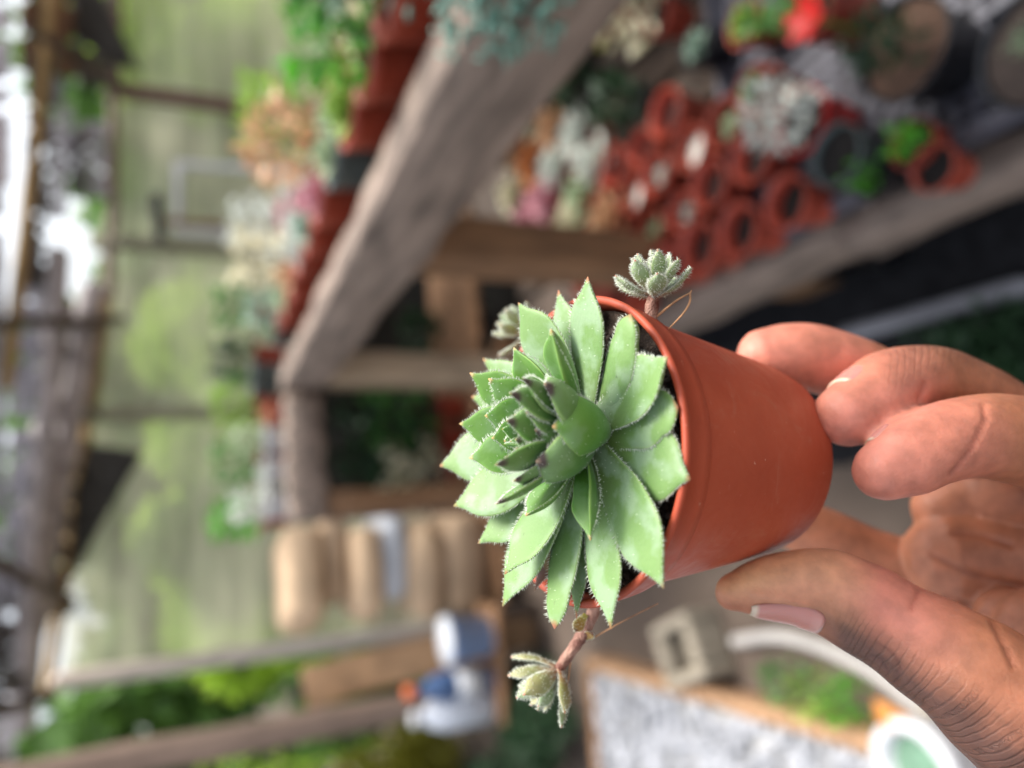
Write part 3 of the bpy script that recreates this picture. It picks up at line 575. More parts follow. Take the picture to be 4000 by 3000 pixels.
# ================================================================== foreground: the held succulent
def cam_vec(a): return a[0]*PX+a[1]*PY+a[2]*FW
RC = at(2236.3, 1750.5, .14); AX = cam_vec((.84094, .09303, .53308)); AX /= np.linalg.norm(AX)     # AX points to the pot's bottom
HP, R1, R2 = .0537, .030, .0216
plant = thing('potted_succulent', 'spiky green rosette succulent in a small terracotta plastic pot held in the hand', 'potted plant', RC+AX*HP)
PL = np.array(plant.location)
def axis_mat(origin, up):
    up = up/np.linalg.norm(up); u = np.cross(up, FW); u /= np.linalg.norm(u); b = np.cross(up, u); return origin, u, b, up
def put(v, fr): o, u, b, n = fr; v = np.array(v); return o+v[:, 0:1]*u+v[:, 1:2]*b+v[:, 2:3]*n
def pot_material():
    m = bpy.data.materials.new('matte_terracotta_plastic'); m.use_nodes = True; t = m.node_tree; b = t.nodes['Principled BSDF']; MATS['pot'] = m
    tc = node(t, 'ShaderNodeTexCoord'); n1 = node(t, 'ShaderNodeTexNoise', i_Scale=45.0, i_Detail=5.0); n2 = node(t, 'ShaderNodeTexNoise', i_Scale=900.0, i_Detail=2.0)
    for n in (n1, n2): t.links.new(tc.outputs['Object'], n.inputs[0])
    rp = node(t, 'ShaderNodeValToRGB'); e = rp.color_ramp.elements; e[0].position = .3; e[1].position = .72; e[0].color = (.34, .053, .022, 1); e[1].color = (.44, .085, .038, 1); t.links.new(n1.outputs[0], rp.inputs[0])
    r2 = node(t, 'ShaderNodeValToRGB'); e = r2.color_ramp.elements; e[0].position = .73; e[1].position = .80; e[0].color = (0, 0, 0, 1); e[1].color = (1, 1, 1, 1); t.links.new(n2.outputs[0], r2.inputs[0])
    mx = node(t, 'ShaderNodeMix', data_type='RGBA'); mx.inputs['B'].default_value = (.6, .3, .22, 1); t.links.new(r2.outputs[0], mx.inputs[0]); t.links.new(rp.outputs[0], mx.inputs['A'])
    dn = node(t, 'ShaderNodeTexNoise', i_Scale=70.0, i_Detail=8.0, i_Roughness=.75, i_Distortion=1.2); t.links.new(tc.outputs['Object'], dn.inputs[0])
    dr = node(t, 'ShaderNodeMapRange'); dr.inputs[1].default_value = .56; dr.inputs[2].default_value = .78; dr.inputs[3].default_value = 0; dr.inputs[4].default_value = .6; t.links.new(dn.outputs[0], dr.inputs[0])
    mu = node(t, 'ShaderNodeMix', data_type='RGBA'); mu.inputs['B'].default_value = (.42, .19, .12, 1); t.links.new(dr.outputs[0], mu.inputs[0]); t.links.new(mx.outputs['Result'], mu.inputs['A'])
    # soft scuffs
    wv = node(t, 'ShaderNodeTexNoise', i_Scale=120.0, i_Detail=6.0, i_Distortion=2.5); t.links.new(tc.outputs['Object'], wv.inputs[0])
    rr = node(t, 'ShaderNodeMapRange'); rr.inputs[1].default_value = .3; rr.inputs[2].default_value = .8; rr.inputs[3].default_value = .42; rr.inputs[4].default_value = .66; t.links.new(wv.outputs[0], rr.inputs[0]); t.links.new(rr.outputs[0], b.inputs['Roughness'])
    t.links.new(mu.outputs['Result'], b.inputs['Base Color']); b.inputs['Specular IOR Level'].default_value = .35
    b.inputs['Subsurface Weight'].default_value = .08; b.inputs['Subsurface Scale'].default_value = .002
    bp = node(t, 'ShaderNodeBump', i_Strength=.12, i_Distance=.0003); t.links.new(n2.outputs[0], bp.inputs['Height']); t.links.new(bp.outputs[0], b.inputs['Normal'])
    return m
potm = pot_material(); fr = axis_mat(RC+AX*HP, -AX); H = HP
def lerp_r(z): return R2+(R1-.0013-R2)*z/H
prof = [(R2*.55, .0012), (R2*.8, .0004), (R2-.0026, 0), (R2-.001, .0005), (R2-.0002, .0018), (R2, .0032)]
for z in np.linspace(.006, H-.0085, 8): prof.append((lerp_r(z), z))
prof += [(lerp_r(H-.0078), H-.0078), (lerp_r(H-.0076)+.0010, H-.0072), (lerp_r(H-.005)+.0011, H-.005), (R1-.0007, H-.0014), (R1-.0001, H-.0011), (R1, H-.0005), (R1-.0003, H), (R1-.0011, H), (R1-.0016, H-.0006), (R1-.0022, H-.006), (R1-.0035, H-.011)]
v, f = lathe_data(prof, 120); pot_o = solid('pot', (put(v, fr), f[:-1]), potm, plant)
# soil: dark crumbs
V, Fc = [], []; r = np.random.default_rng(2); nr, na = 14, 60
for i in range(nr+1):
    for k in range(na):
        a = k/na*6.2832; rr_ = (R1-.0024)*i/nr; V.append((rr_*math.cos(a), rr_*math.sin(a), H-.0040+(r.normal()*.0006 if i < nr else 0)+.0012*math.sin(a*3+i)*(i < nr)))
for i in range(nr):
    for k in range(na): Fc.append((i*na+k, i*na+(k+1) % na, (i+1)*na+(k+1) % na, (i+1)*na+k))
ib = bmesh.new(); bmesh.ops.create_icosphere(ib, subdivisions=1, radius=1); cv = np.array([q.co[:] for q in ib.verts]); cf = [tuple(q.index for q in g.verts) for g in ib.faces]; ib.free()
for k in range(520):
    a = r.uniform(0, 6.283); rr_ = (R1-.0034)*math.sqrt(r.uniform(.1, 1)); o = len(V); q = cv*r.uniform(.0003, .0011)*(1+.25*r.normal(size=(12, 1)))*np.array([1, r.uniform(.6, 1.5), .8])+np.array([rr_*math.cos(a), rr_*math.sin(a), H-.0036+r.uniform(0, .0008)]); V += [tuple(x) for x in q]; Fc += [tuple(i+o for i in g) for g in cf]
solid('soil', (put(V, fr), Fc), mat('crumbly_compost', (.022, .016, .012), .95, .8, 500, 1.0, c2=(.07, .045, .03), bdist=.001), pot_o, loc=PL)

def leaf_material(name, base, mid, margin, tip, tipstart=.955, scar=None, bloom=.25):
    """u runs round the section, v along the leaf (UV map)"""
    m = bpy.data.materials.new(name); m.use_nodes = True; t = m.node_tree; b = t.nodes['Principled BSDF']; L = t.links.new
    uv = node(t, 'ShaderNodeUVMap'); sp = node(t, 'ShaderNodeSeparateXYZ'); L(uv.outputs[0], sp.inputs[0]); tc = node(t, 'ShaderNodeTexCoord')
    n1 = node(t, 'ShaderNodeTexNoise', i_Scale=170.0, i_Detail=4.0); n2 = node(t, 'ShaderNodeTexNoise', i_Scale=1500.0, i_Detail=3.0); n3 = node(t, 'ShaderNodeTexNoise', i_Scale=420.0, i_Detail=2.0)
    for n in (n1, n2, n3): L(tc.outputs['Object'], n.inputs[0])
    ad = node(t, 'ShaderNodeMath', operation='MULTIPLY_ADD'); ad.inputs[1].default_value = .28; ad.inputs[2].default_value = -.14; L(n1.outputs[0], ad.inputs[0])
    vv = node(t, 'ShaderNodeMath', operation='ADD'); L(ad.outputs[0], vv.inputs[0]); L(sp.outputs[1], vv.inputs[1])
    rp = node(t, 'ShaderNodeValToRGB'); e = rp.color_ramp.elements; e[0].position = .05; e[0].color = (*base, 1); e[1].position = .5; e[1].color = (*mid, 1)
    q = e.new(.8); q.color = (*[a*.8+c*.2 for a, c in zip(mid, margin)], 1); L(vv.outputs[0], rp.inputs[0])
    # waxy bloom in patches
    r1 = node(t, 'ShaderNodeMapRange'); r1.inputs[1].default_value = .47; r1.inputs[2].default_value = .60; r1.inputs[3].default_value = 0; r1.inputs[4].default_value = bloom; L(n1.outputs[0], r1.inputs[0])
    m1 = node(t, 'ShaderNodeMix', data_type='RGBA'); m1.inputs['B'].default_value = (.27, .37, .25, 1); L(r1.outputs[0], m1.inputs[0]); L(rp.outputs[0], m1.inputs['A'])
    # thin pale margin: u = |x| across the blade stored in UV.x
    r2 = node(t, 'ShaderNodeMapRange'); r2.inputs[1].default_value = .9; r2.inputs[2].default_value = 1.0; r2.inputs[3].default_value = 0; r2.inputs[4].default_value = .75; L(sp.outputs[0], r2.inputs[0])
    m2 = node(t, 'ShaderNodeMix', data_type='RGBA'); m2.inputs['B'].default_value = (*margin, 1); L(r2.outputs[0], m2.inputs[0]); L(m1.outputs['Result'], m2.inputs['A'])
    # dark pores
    r3 = node(t, 'ShaderNodeMapRange'); r3.inputs[1].default_value = .30; r3.inputs[2].default_value = .24; r3.inputs[3].default_value = 0; r3.inputs[4].default_value = .55; L(n3.outputs[0], r3.inputs[0])
    m3 = node(t, 'ShaderNodeMix', data_type='RGBA'); m3.inputs['B'].default_value = (.03, .06, .015, 1); L(r3.outputs[0], m3.inputs[0]); L(m2.outputs['Result'], m3.inputs['A'])
    last = m3.outputs['Result']
    a2 = node(t, 'ShaderNodeMath', operation='MULTIPLY_ADD'); a2.inputs[1].default_value = .1; a2.inputs[2].default_value = -.05; L(n3.outputs[0], a2.inputs[0]); v2 = node(t, 'ShaderNodeMath', operation='ADD'); L(a2.outputs[0], v2.inputs[0]); L(sp.outputs[1], v2.inputs[1])
    if scar:
        r5 = node(t, 'ShaderNodeMapRange'); r5.inputs[1].default_value = scar[0]; r5.inputs[2].default_value = scar[0]+.05; L(v2.outputs[0], r5.inputs[0])
        m5 = node(t, 'ShaderNodeMix', data_type='RGBA'); m5.inputs['B'].default_value = (*scar[1], 1); L(r5.outputs[0], m5.inputs[0]); L(last, m5.inputs['A']); last = m5.outputs['Result']
    r4 = node(t, 'ShaderNodeMapRange'); r4.inputs[1].default_value = tipstart; r4.inputs[2].default_value = min(1.02, tipstart+.04); L(v2.outputs[0], r4.inputs[0])
    m4 = node(t, 'ShaderNodeMix', data_type='RGBA'); m4.inputs['B'].default_value = (*tip, 1); L(r4.outputs[0], m4.inputs[0]); L(last, m4.inputs['A']); last = m4.outputs['Result']
    L(last, b.inputs['Base Color']); b.inputs['Roughness'].default_value = .5; b.inputs['Specular IOR Level'].default_value = .38
    b.inputs['Subsurface Weight'].default_value = .22; b.inputs['Subsurface Radius'].default_value = (.5, 1, .25); b.inputs['Subsurface Scale'].default_value = .0018
    b.inputs['Sheen Weight'].default_value = .1; b.inputs['Sheen Roughness'].default_value = .45
    bp = node(t, 'ShaderNodeBump', i_Strength=.3, i_Distance=.00025); L(n2.outputs[0], bp.inputs['Height']); L(bp.outputs[0], b.inputs['Normal'])
    return m
LMAT = dict(
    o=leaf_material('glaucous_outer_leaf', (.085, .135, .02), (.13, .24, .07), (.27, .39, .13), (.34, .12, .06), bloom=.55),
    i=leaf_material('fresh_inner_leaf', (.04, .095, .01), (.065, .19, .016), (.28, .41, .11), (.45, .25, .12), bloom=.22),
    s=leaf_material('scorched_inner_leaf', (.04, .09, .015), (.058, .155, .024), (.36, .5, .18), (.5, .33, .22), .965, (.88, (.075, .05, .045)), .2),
    d=leaf_material('dried_leaf', (.35, .30, .06), (.34, .2, .05), (.4, .25, .1), (.16, .06, .03), .8, None, .0),
    g=leaf_material('deep_green_leaf', (.07, .16, .02), (.10, .25, .03), (.2, .35, .08), (.2, .1, .05), .9, None, .0),  # own deep green, without bloom
    p=leaf_material('downy_offset_leaf', (.32, .20, .14), (.23, .31, .14), (.46, .42, .34), (.42, .14, .1), .93, None, .35),
    q=leaf_material('blushed_offset_leaf', (.34, .13, .065), (.27, .27, .09), (.62, .55, .42), (.5, .22, .15), .93, None, .2))
hairm = mat('leaf_hair', (.86, .9, .8), .5, .05, 30, 0, transl=.4)
WPROF = np.array([(0, .46), (.12, .52), (.25, .64), (.4, .83), (.55, .97), (.65, 1.0), (.73, .94), (.80, .78), (.86, .53), (.905, .31), (.94, .18), (.97, .10), (1, .02)])
def leaf(base, tip, nrm, W, mkey, parent, bow=.1, thick=.16, cup=.12, hook=0.0, hair=.00082, hairs=84, blunt=0, name='leaf', twist=0.0, downy=70, nrow=22, seed=None, fold=0.0):
    r = np.random.default_rng(seed if seed is not None else random.randrange(10**6)); base = np.array(base); tip = np.array(tip); D = tip-base; Ln = np.linalg.norm(D); d = D/Ln
    n = nrm-np.dot(nrm, d)*d; n /= np.linalg.norm(n); side = np.cross(d, n)
    if twist: ct, st = math.cos(twist), math.sin(twist); side, n = side*ct+n*st, n*ct-side*st
    ts = np.linspace(0, 1, nrow); NS = 16; V, Fc, UVs = [], [], []
    lat_ = r.normal()*.03*Ln
    def spine(t): return base+D*t-n*bow*Ln*math.sin(math.pi*min(1, t*1.02))*(1-.35*t)+n*hook*Ln*max(0, t-.7)**2*8-n*hook*Ln*.72*t**3+side*lat_*math.sin(math.pi*t)
    def frame(t):
        a, b = spine(max(0, t-.02)), spine(min(1, t+.02)); dd = b-a; dd /= np.linalg.norm(dd); s = side-np.dot(side, dd)*dd; s /= np.linalg.norm(s); return dd, s, np.cross(s, dd)
    ew = 1+.025*np.sin(ts*23+r.uniform(0, 6))*(ts > .15)
    for i, t in enumerate(ts):
        dd, s, nn = frame(t); wv = np.interp(t, WPROF[:, 0], WPROF[:, 1])
        if blunt and t > .8: wv = max(wv, (1-((t-.8)/.2)**3)*.72+.02)
        hw = W/2*wv*ew[i]; c = spine(t); th = W*thick*(.35+.65*wv)*(1 if t < .93 else .8)
        th = min(th, hw*.9)
        for k in range(NS):
            a = 2*math.pi*k/NS; x = math.cos(a); y = math.sin(a); yy = th*(.55*y if y > 0 else 1.0*y)*abs(y)**.25
            V.append(c+s*hw*x+nn*(yy+cup*hw*x*x+fold*hw*abs(x))); UVs.append((abs(x), t))
    for i in range(nrow-1):
        for k in range(NS): Fc.append((i*NS+k, (i+1)*NS+k, (i+1)*NS+(k+1) % NS, i*NS+(k+1) % NS))
    Fc.append(tuple(range(NS))); Fc.append(tuple((nrow-1)*NS+k for k in reversed(range(NS))))
    mi = [0]*len(Fc)
    if hair:
        for sg in (1, -1):
            for t in np.linspace(.16, .97, hairs):
                t = min(.985, max(.1, t+r.normal()*.006)); dd, s, nn = frame(t); wv = np.interp(t, WPROF[:, 0], WPROF[:, 1])
                if blunt and t > .8: wv = max(wv, (1-((t-.8)/.2)**3)*.72+.02)
                hw = W/2*wv; c = spine(t)+s*sg*hw*.985+nn*cup*hw; h = hair*r.uniform(.6, 1.25)*min(1, .4+wv); dr = s*sg+dd*(.55+r.normal()*.2)+nn*(.25+r.normal()*.25); dr /= np.linalg.norm(dr); w_ = .00009; o = len(V)
                V += [c-dd*w_, c+dd*w_, c+nn*w_*1.3, c+dr*h]; UVs += [(1, t)]*4; Fc += [(o, o+1, o+3), (o+1, o+2, o+3), (o+2, o, o+3)]; mi += [1]*3
    for _ in range(downy):
        t = r.uniform(.1, .97); a = r.uniform(0, 6.283); dd, s, nn = frame(t); wv = np.interp(t, WPROF[:, 0], WPROF[:, 1]); hw = W/2*wv; th = min(W*thick*(.35+.65*wv), hw*.9)
        x, y = math.cos(a), math.sin(a); yy = th*(.55*y if y > 0 else y)*abs(y)**.25; c = spine(t)+s*hw*x+nn*(yy+cup*hw*x*x); dr = s*x*.5+nn*y+dd*.35+r.normal(size=3)*.25; dr /= np.linalg.norm(dr); h = (.0006 if downy > 100 else .0003)*r.uniform(.6, 1.3); w_ = .00007; o = len(V)
        V += [c-dd*w_, c+dd*w_, c+s*w_*1.3, c+dr*h]; UVs += [(1, t)]*4; Fc += [(o, o+1, o+3), (o+1, o+2, o+3), (o+2, o, o+3)]; mi += [1]*3
    me = me_new(name, np.array(V)-PL, Fc, [LMAT[mkey], hairm], True, mi)
    ul = me.uv_layers.new(name='UVMap'); arr = np.array(UVs, dtype=np.float32); idx = np.zeros(len(me.loops), dtype=np.int32); me.loops.foreach_get('vertex_index', idx); ul.data.foreach_set('uv', arr[idx].ravel())
    return link(name, me, parent)

# the rosette: every leaf leaves the stem at its own height and elevation; azimuth and length are solved so its tip falls where the photograph shows it
NR = PX-np.dot(PX, AX)*AX; NR /= np.linalg.norm(NR); NQ = np.cross(AX, NR); NQ *= -np.sign(NQ@PY); O0 = RC+AX*.0010+NR*.0062+NQ*.0020; U0 = -AX; E1 = np.cross(U0, FW); E1 /= np.linalg.norm(E1); E2 = np.cross(U0, E1)
stem_pts = [O0-U0*.002, O0+U0*.004, O0+U0*.009, O0+U0*.0125]
rosette = solid('rosette', tube_data(stem_pts, [.0034, .0036, .003, .0012], 16), LMAT['g'], plant); rosette.data.name = 'rosette_stem'
def pix(P): q = P-CAM; z = q@FW; return 2000+F*(q@PX)/z, 1500+F*(q@PY)/z, z
def solve(tx, ty, e0, s, L0, r0, side=0):
    best = None
    def model(ph, L, e):
        rad = math.cos(ph)*E1+math.sin(ph)*E2; b = O0+U0*s+rad*r0; d = rad*math.cos(e)+U0*math.sin(e); return b, b+d*L, d
    def res(x):
        b, tp, d = model(*x); u, v_, z = pix(tp); return np.array([(u-tx)/6, (v_-ty)/6, (x[2]-e0)/math.radians(9), (x[1]-L0)/.004, 6*max(0, .25-side*float((math.cos(x[0])*E1+math.sin(x[0])*E2)@NR)) if side else 0])
    for ph in np.linspace(0, 2*math.pi, 13)[:-1]:
        x = np.array([ph, L0, e0]); lam = 1e-2
        for it in range(25):
            r_ = res(x); J = np.zeros((5, 3))
            for k, h in enumerate((1e-4, 1e-6, 1e-4)): y = x.copy(); y[k] += h; J[:, k] = (res(y)-r_)/h
            dx = np.linalg.solve(J.T@J+lam*np.diag(np.diag(J.T@J)+1e-9), -J.T@r_); y = x+dx
            if (res(y)**2).sum() < (r_**2).sum(): x = y; lam *= .4
            else: lam *= 4
        c = (res(x)**2).sum()
        if best is None or c < best[0]: best = (c, x)
    b, tp, d = model(*best[1]); return b, tp, d, best[0]
# tip x, tip y (photo pixels), elevation, height on stem (mm), length (mm), width (mm), material, bow, extra
LV = [
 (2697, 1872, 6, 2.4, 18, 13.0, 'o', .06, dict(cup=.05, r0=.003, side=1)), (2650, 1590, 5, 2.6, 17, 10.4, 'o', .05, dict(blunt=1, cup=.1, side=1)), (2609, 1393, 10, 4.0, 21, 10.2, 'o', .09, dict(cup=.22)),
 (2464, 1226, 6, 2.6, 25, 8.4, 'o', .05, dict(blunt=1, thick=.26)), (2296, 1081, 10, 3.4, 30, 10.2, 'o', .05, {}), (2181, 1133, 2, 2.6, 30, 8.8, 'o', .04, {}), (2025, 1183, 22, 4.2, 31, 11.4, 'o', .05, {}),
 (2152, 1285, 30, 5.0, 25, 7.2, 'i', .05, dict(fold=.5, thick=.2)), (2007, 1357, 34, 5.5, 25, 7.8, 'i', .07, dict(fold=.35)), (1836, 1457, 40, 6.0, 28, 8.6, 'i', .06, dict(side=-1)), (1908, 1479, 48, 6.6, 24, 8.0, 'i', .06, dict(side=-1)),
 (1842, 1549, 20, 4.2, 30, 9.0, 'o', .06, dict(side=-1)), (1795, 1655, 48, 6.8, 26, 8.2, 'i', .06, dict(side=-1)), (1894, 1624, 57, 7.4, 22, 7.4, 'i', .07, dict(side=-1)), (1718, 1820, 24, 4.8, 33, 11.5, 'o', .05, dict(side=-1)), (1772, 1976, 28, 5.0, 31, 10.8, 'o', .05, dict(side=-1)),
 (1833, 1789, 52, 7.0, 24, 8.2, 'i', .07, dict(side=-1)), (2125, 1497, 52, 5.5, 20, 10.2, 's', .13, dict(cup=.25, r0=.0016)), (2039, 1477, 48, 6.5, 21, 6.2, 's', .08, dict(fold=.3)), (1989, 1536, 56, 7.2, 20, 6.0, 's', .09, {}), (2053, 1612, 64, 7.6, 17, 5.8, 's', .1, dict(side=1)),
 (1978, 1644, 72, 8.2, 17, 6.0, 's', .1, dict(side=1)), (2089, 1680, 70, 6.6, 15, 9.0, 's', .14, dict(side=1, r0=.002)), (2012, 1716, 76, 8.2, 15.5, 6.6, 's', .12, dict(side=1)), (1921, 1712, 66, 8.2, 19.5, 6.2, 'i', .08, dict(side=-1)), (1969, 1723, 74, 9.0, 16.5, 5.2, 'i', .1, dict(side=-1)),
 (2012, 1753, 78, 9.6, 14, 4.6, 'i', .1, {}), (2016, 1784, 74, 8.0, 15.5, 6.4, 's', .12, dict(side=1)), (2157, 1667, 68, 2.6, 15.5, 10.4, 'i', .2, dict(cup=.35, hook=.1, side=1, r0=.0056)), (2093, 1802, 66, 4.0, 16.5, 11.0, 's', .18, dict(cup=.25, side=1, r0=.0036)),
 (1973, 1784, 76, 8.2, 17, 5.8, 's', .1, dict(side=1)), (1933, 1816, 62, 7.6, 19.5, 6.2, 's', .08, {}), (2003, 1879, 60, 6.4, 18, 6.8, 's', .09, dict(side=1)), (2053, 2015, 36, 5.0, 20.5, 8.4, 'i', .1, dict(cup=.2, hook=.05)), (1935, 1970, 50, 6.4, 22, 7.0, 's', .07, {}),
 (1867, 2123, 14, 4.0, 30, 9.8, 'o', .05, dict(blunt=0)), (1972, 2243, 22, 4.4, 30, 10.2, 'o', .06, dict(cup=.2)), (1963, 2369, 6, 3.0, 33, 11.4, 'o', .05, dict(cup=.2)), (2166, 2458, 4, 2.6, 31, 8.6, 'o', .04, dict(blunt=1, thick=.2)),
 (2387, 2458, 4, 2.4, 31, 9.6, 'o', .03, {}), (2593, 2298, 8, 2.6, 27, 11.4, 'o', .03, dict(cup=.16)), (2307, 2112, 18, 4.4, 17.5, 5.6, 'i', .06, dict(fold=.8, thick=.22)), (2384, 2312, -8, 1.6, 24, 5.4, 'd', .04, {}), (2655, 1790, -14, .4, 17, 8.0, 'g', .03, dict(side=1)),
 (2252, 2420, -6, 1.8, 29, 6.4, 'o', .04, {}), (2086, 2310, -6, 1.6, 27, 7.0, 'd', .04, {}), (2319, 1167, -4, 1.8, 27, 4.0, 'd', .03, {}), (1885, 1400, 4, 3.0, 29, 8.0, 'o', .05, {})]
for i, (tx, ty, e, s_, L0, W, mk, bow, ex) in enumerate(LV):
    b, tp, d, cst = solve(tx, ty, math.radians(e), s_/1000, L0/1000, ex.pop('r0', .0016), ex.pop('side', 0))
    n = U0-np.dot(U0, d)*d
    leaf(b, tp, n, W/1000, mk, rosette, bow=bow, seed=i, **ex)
for k in range(7):    # tight heart of the bud
    ph = k*2.4; e = math.radians(80-k*.5); rad = math.cos(ph)*E1+math.sin(ph)*E2; b = O0+U0*.010+rad*.0008; d = rad*math.cos(e)+U0*math.sin(e)
    leaf(b, b+d*(.0105-.0004*k), -rad+U0*.1, .0040, 'i', rosette, bow=.08, hairs=26, hair=.0004, seed=70+k)

def frustum_stem(pts, rads, m, name, parent=plant):
    sp_ = spline([np.append(p, q) for p, q in zip(pts, rads)], 26); rr_ = np.random.default_rng(len(name)); return solid(name, tube_data(sp_[:, :3], sp_[:, 3]*(1+.07*rr_.normal(size=26)), 14), m, parent, loc=PL)
stolon_m = mat('stolon_bark', (.26, .065, .04), .6, .5, 330, 1.0, c2=(.46, .27, .2), bdist=.0009)
def offset(pts, rads, axis, R, n, mk, seed, spread=1.0, name='runner'):
    st = frustum_stem(pts, rads, stolon_m, name); tip = pts[-1]; up = axis/np.linalg.norm(axis); u = np.cross(up, FW); u /= np.linalg.norm(u); b = np.cross(up, u); r = np.random.default_rng(seed)
    for k in range(n):
        t = (k+.5)/n; el = math.radians((20+60*t)*1.0+r.normal()*6)/spread; az = k*2.39996+seed; rad = math.cos(az)*u+math.sin(az)*b; L = R*(1.15-.42*t)*r.uniform(.9, 1.12)
        d = rad*math.cos(el)+up*math.sin(el); bs = tip+up*R*.35*t+rad*R*.06; leaf(bs, bs+d*L, up-np.dot(up, d)*d+.001*u, L*.40, mk if k % 3 else 'p', st, bow=.09, thick=.2, cup=.12, hair=.0007, hairs=30, downy=260, nrow=18, seed=seed*50+k, hook=0.0)
    return st
offset([at(2490, 1420, .140), at(2515, 1370, .136), at(2535, 1280, .1345), at(2550, 1165, .134)], [.0013, .00135, .0013, .0013], cam_vec((-.12, -1, -.12)), .0080, 14, 'p', 3)
offset([at(2330, 2290, .146), at(2318, 2390, .147), at(2268, 2490, .148), at(2185, 2610, .149)], [.0013, .0013, .0012, .0012], cam_vec((-.72, .68, -.1)), .0092, 17, 'q', 5)
offset([at(2110, 1480, .165), at(2090, 1400, .170), at(2060, 1310, .174)], [.001, .001, .001], cam_vec((-.75, -.5, -.1)), .0080, 12, 'q', 8)
def wire(pts, rad, m, name): sp_ = spline(pts, 24); return solid(name, tube_data(sp_, list(np.linspace(rad, rad*.55, 24)), 7), m, plant, loc=PL)
straw = mat('dry_root', (.45, .24, .12), .7, .4, 300, .2)
wire([at(2566, 1235, .134), at(2640, 1175, .133), at(2692, 1146, .133), at(2700, 1135, .133)], .00026, straw, 'dry_root'); wire([at(2695, 1146, .133), at(2694, 1180, .133), at(2668, 1225, .133), at(2610, 1287, .134)], .00026, straw, 'dry_root')
wire([at(2325, 2488, .147), at(2400, 2445, .146), at(2470, 2408, .146), at(2570, 2358, .146)], .00016, straw, 'dry_root'); wire([at(2230, 2570, .149), at(2222, 2640, .149), at(2215, 2690, .149), at(2232, 2745, .149)], .0002, straw, 'dry_root')
for k, (a, b, w_) in enumerate([(at(2495, 1430, .1385), at(2488, 1300, .137), .0026), (at(2520, 1390, .137), at(2492, 1250, .136), .002), (at(2290, 2400, .146), at(2243, 2470, .145), .0026), (at(2270, 2500, .1475), at(2318, 2470, .146), .0022)]):
    leaf(a, b, -FW+.2*PX, w_, 'd', rosette, bow=.08, hair=.0003, hairs=16, seed=400+k, name='dry_scale')

# ================================================================== the hand
P3 = lambda x, y, d, r_: np.append(at(x, y, d), r_*d/F)
FING = dict(
    thumb=[(2868, 2312, .1475, 74), (2960, 2302, .1475, 110), (3100, 2292, .147, 146), (3240, 2316, .146, 170), (3370, 2374, .144, 180), (3500, 2450, .141, 188), (3640, 2535, .138, 212), (3800, 2640, .135, 240), (4050, 2830, .134, 285), (4400, 3020, .145, 330), (4800, 3100, .16, 380)],
    ring=[(3318, 1618, .1515, 134), (3390, 1580, .154, 152), (3480, 1515, .158, 150), (3600, 1482, .162, 138), (3760, 1525, .167, 134), (3950, 1640, .172, 140), (4250, 1820, .176, 150), (4600, 2050, .185, 180)],
    little=[(3462, 1832, .1415, 126), (3540, 1792, .142, 148), (3640, 1742, .1435, 156), (3770, 1710, .146, 162), (3900, 1710, .149, 172), (4080, 1745, .154, 182), (4350, 1870, .165, 190), (4650, 2080, .182, 200)],
    middle=[(2990, 1392, .171, 112), (3080, 1390, .172, 130), (3200, 1405, .173, 135), (3340, 1450, .175, 132), (3560, 1560, .180, 130), (3850, 1750, .186, 140), (4250, 1950, .19, 150), (4600, 2100, .19, 170)],
    index=[(2900, 1880, .203, 100), (3050, 2010, .202, 108), (3250, 2110, .2, 112), (3450, 2200, .198, 122), (3700, 2290, .194, 150), (4100, 2350, .19, 200), (4600, 2380, .185, 240)],
    palm=[(3745, 2190, .188, 205), (3900, 2190, .188, 240), (4080, 2200, .188, 280), (4400, 2250, .187, 330), (4900, 2550, .185, 380)],
    thenar=[(3960, 2450, .170, 150), (4040, 2480, .166, 200), (4150, 2520, .163, 250), (4500, 2650, .16, 330), (4900, 2800, .165, 400)],
    heel=[(3690, 1985, .192, 120), (3800, 1940, .190, 145), (4000, 1930, .184, 170), (4300, 2000, .184, 210), (4600, 2150, .18, 260)],
    arm=[(4600, 2500, .178, 420), (5000, 2800, .175, 430), (5600, 3200, .17, 430), (6400, 3700, .165, 450)])
parts = []; SPN = {}
for k, P in FING.items():
    sp_ = spline([P3(*q) for q in P], 46); SPN[k] = sp_; parts.append(tube_data(sp_[:, :3], sp_[:, 3], 24))
v, f = join(parts); tmp = bpy.data.objects.new('tmp_hand', me_new('tmp_hand', v, f, potm)); col.objects.link(tmp)
md = tmp.modifiers.new('remesh', 'REMESH'); md.mode = 'VOXEL'; md.voxel_size = .0007; md.use_smooth_shade = True
ms = tmp.modifiers.new('smooth', 'SMOOTH'); ms.factor = .5; ms.iterations = 6
dg = bpy.context.evaluated_depsgraph_get(); hme = bpy.data.meshes.new_from_object(tmp.evaluated_get(dg)); bpy.data.objects.remove(tmp)
nv = len(hme.vertices); co = np.zeros(nv*3); hme.vertices.foreach_get('co', co); co = co.reshape(-1, 3); no = np.zeros(nv*3); hme.vertices.foreach_get('normal', no); no = no.reshape(-1, 3)
q = co-CAM; zz = q@FW; hx, hy = 2000+F*(q@PX)/zz, 1500+F*(q@PY)/zz
def seg_dist(pl):
    best = np.full(nv, 1e9)
    for (x0, y0), (x1, y1) in zip(pl, pl[1:]):
        dx, dy = x1-x0, y1-y0; t = np.clip(((hx-x0)*dx+(hy-y0)*dy)/(dx*dx+dy*dy), 0, 1); best = np.minimum(best, np.hypot(hx-x0-t*dx, hy-y0-t*dy))
    return best
crease = np.zeros(nv); face = np.clip(-(no@FW)*3, 0, 1)
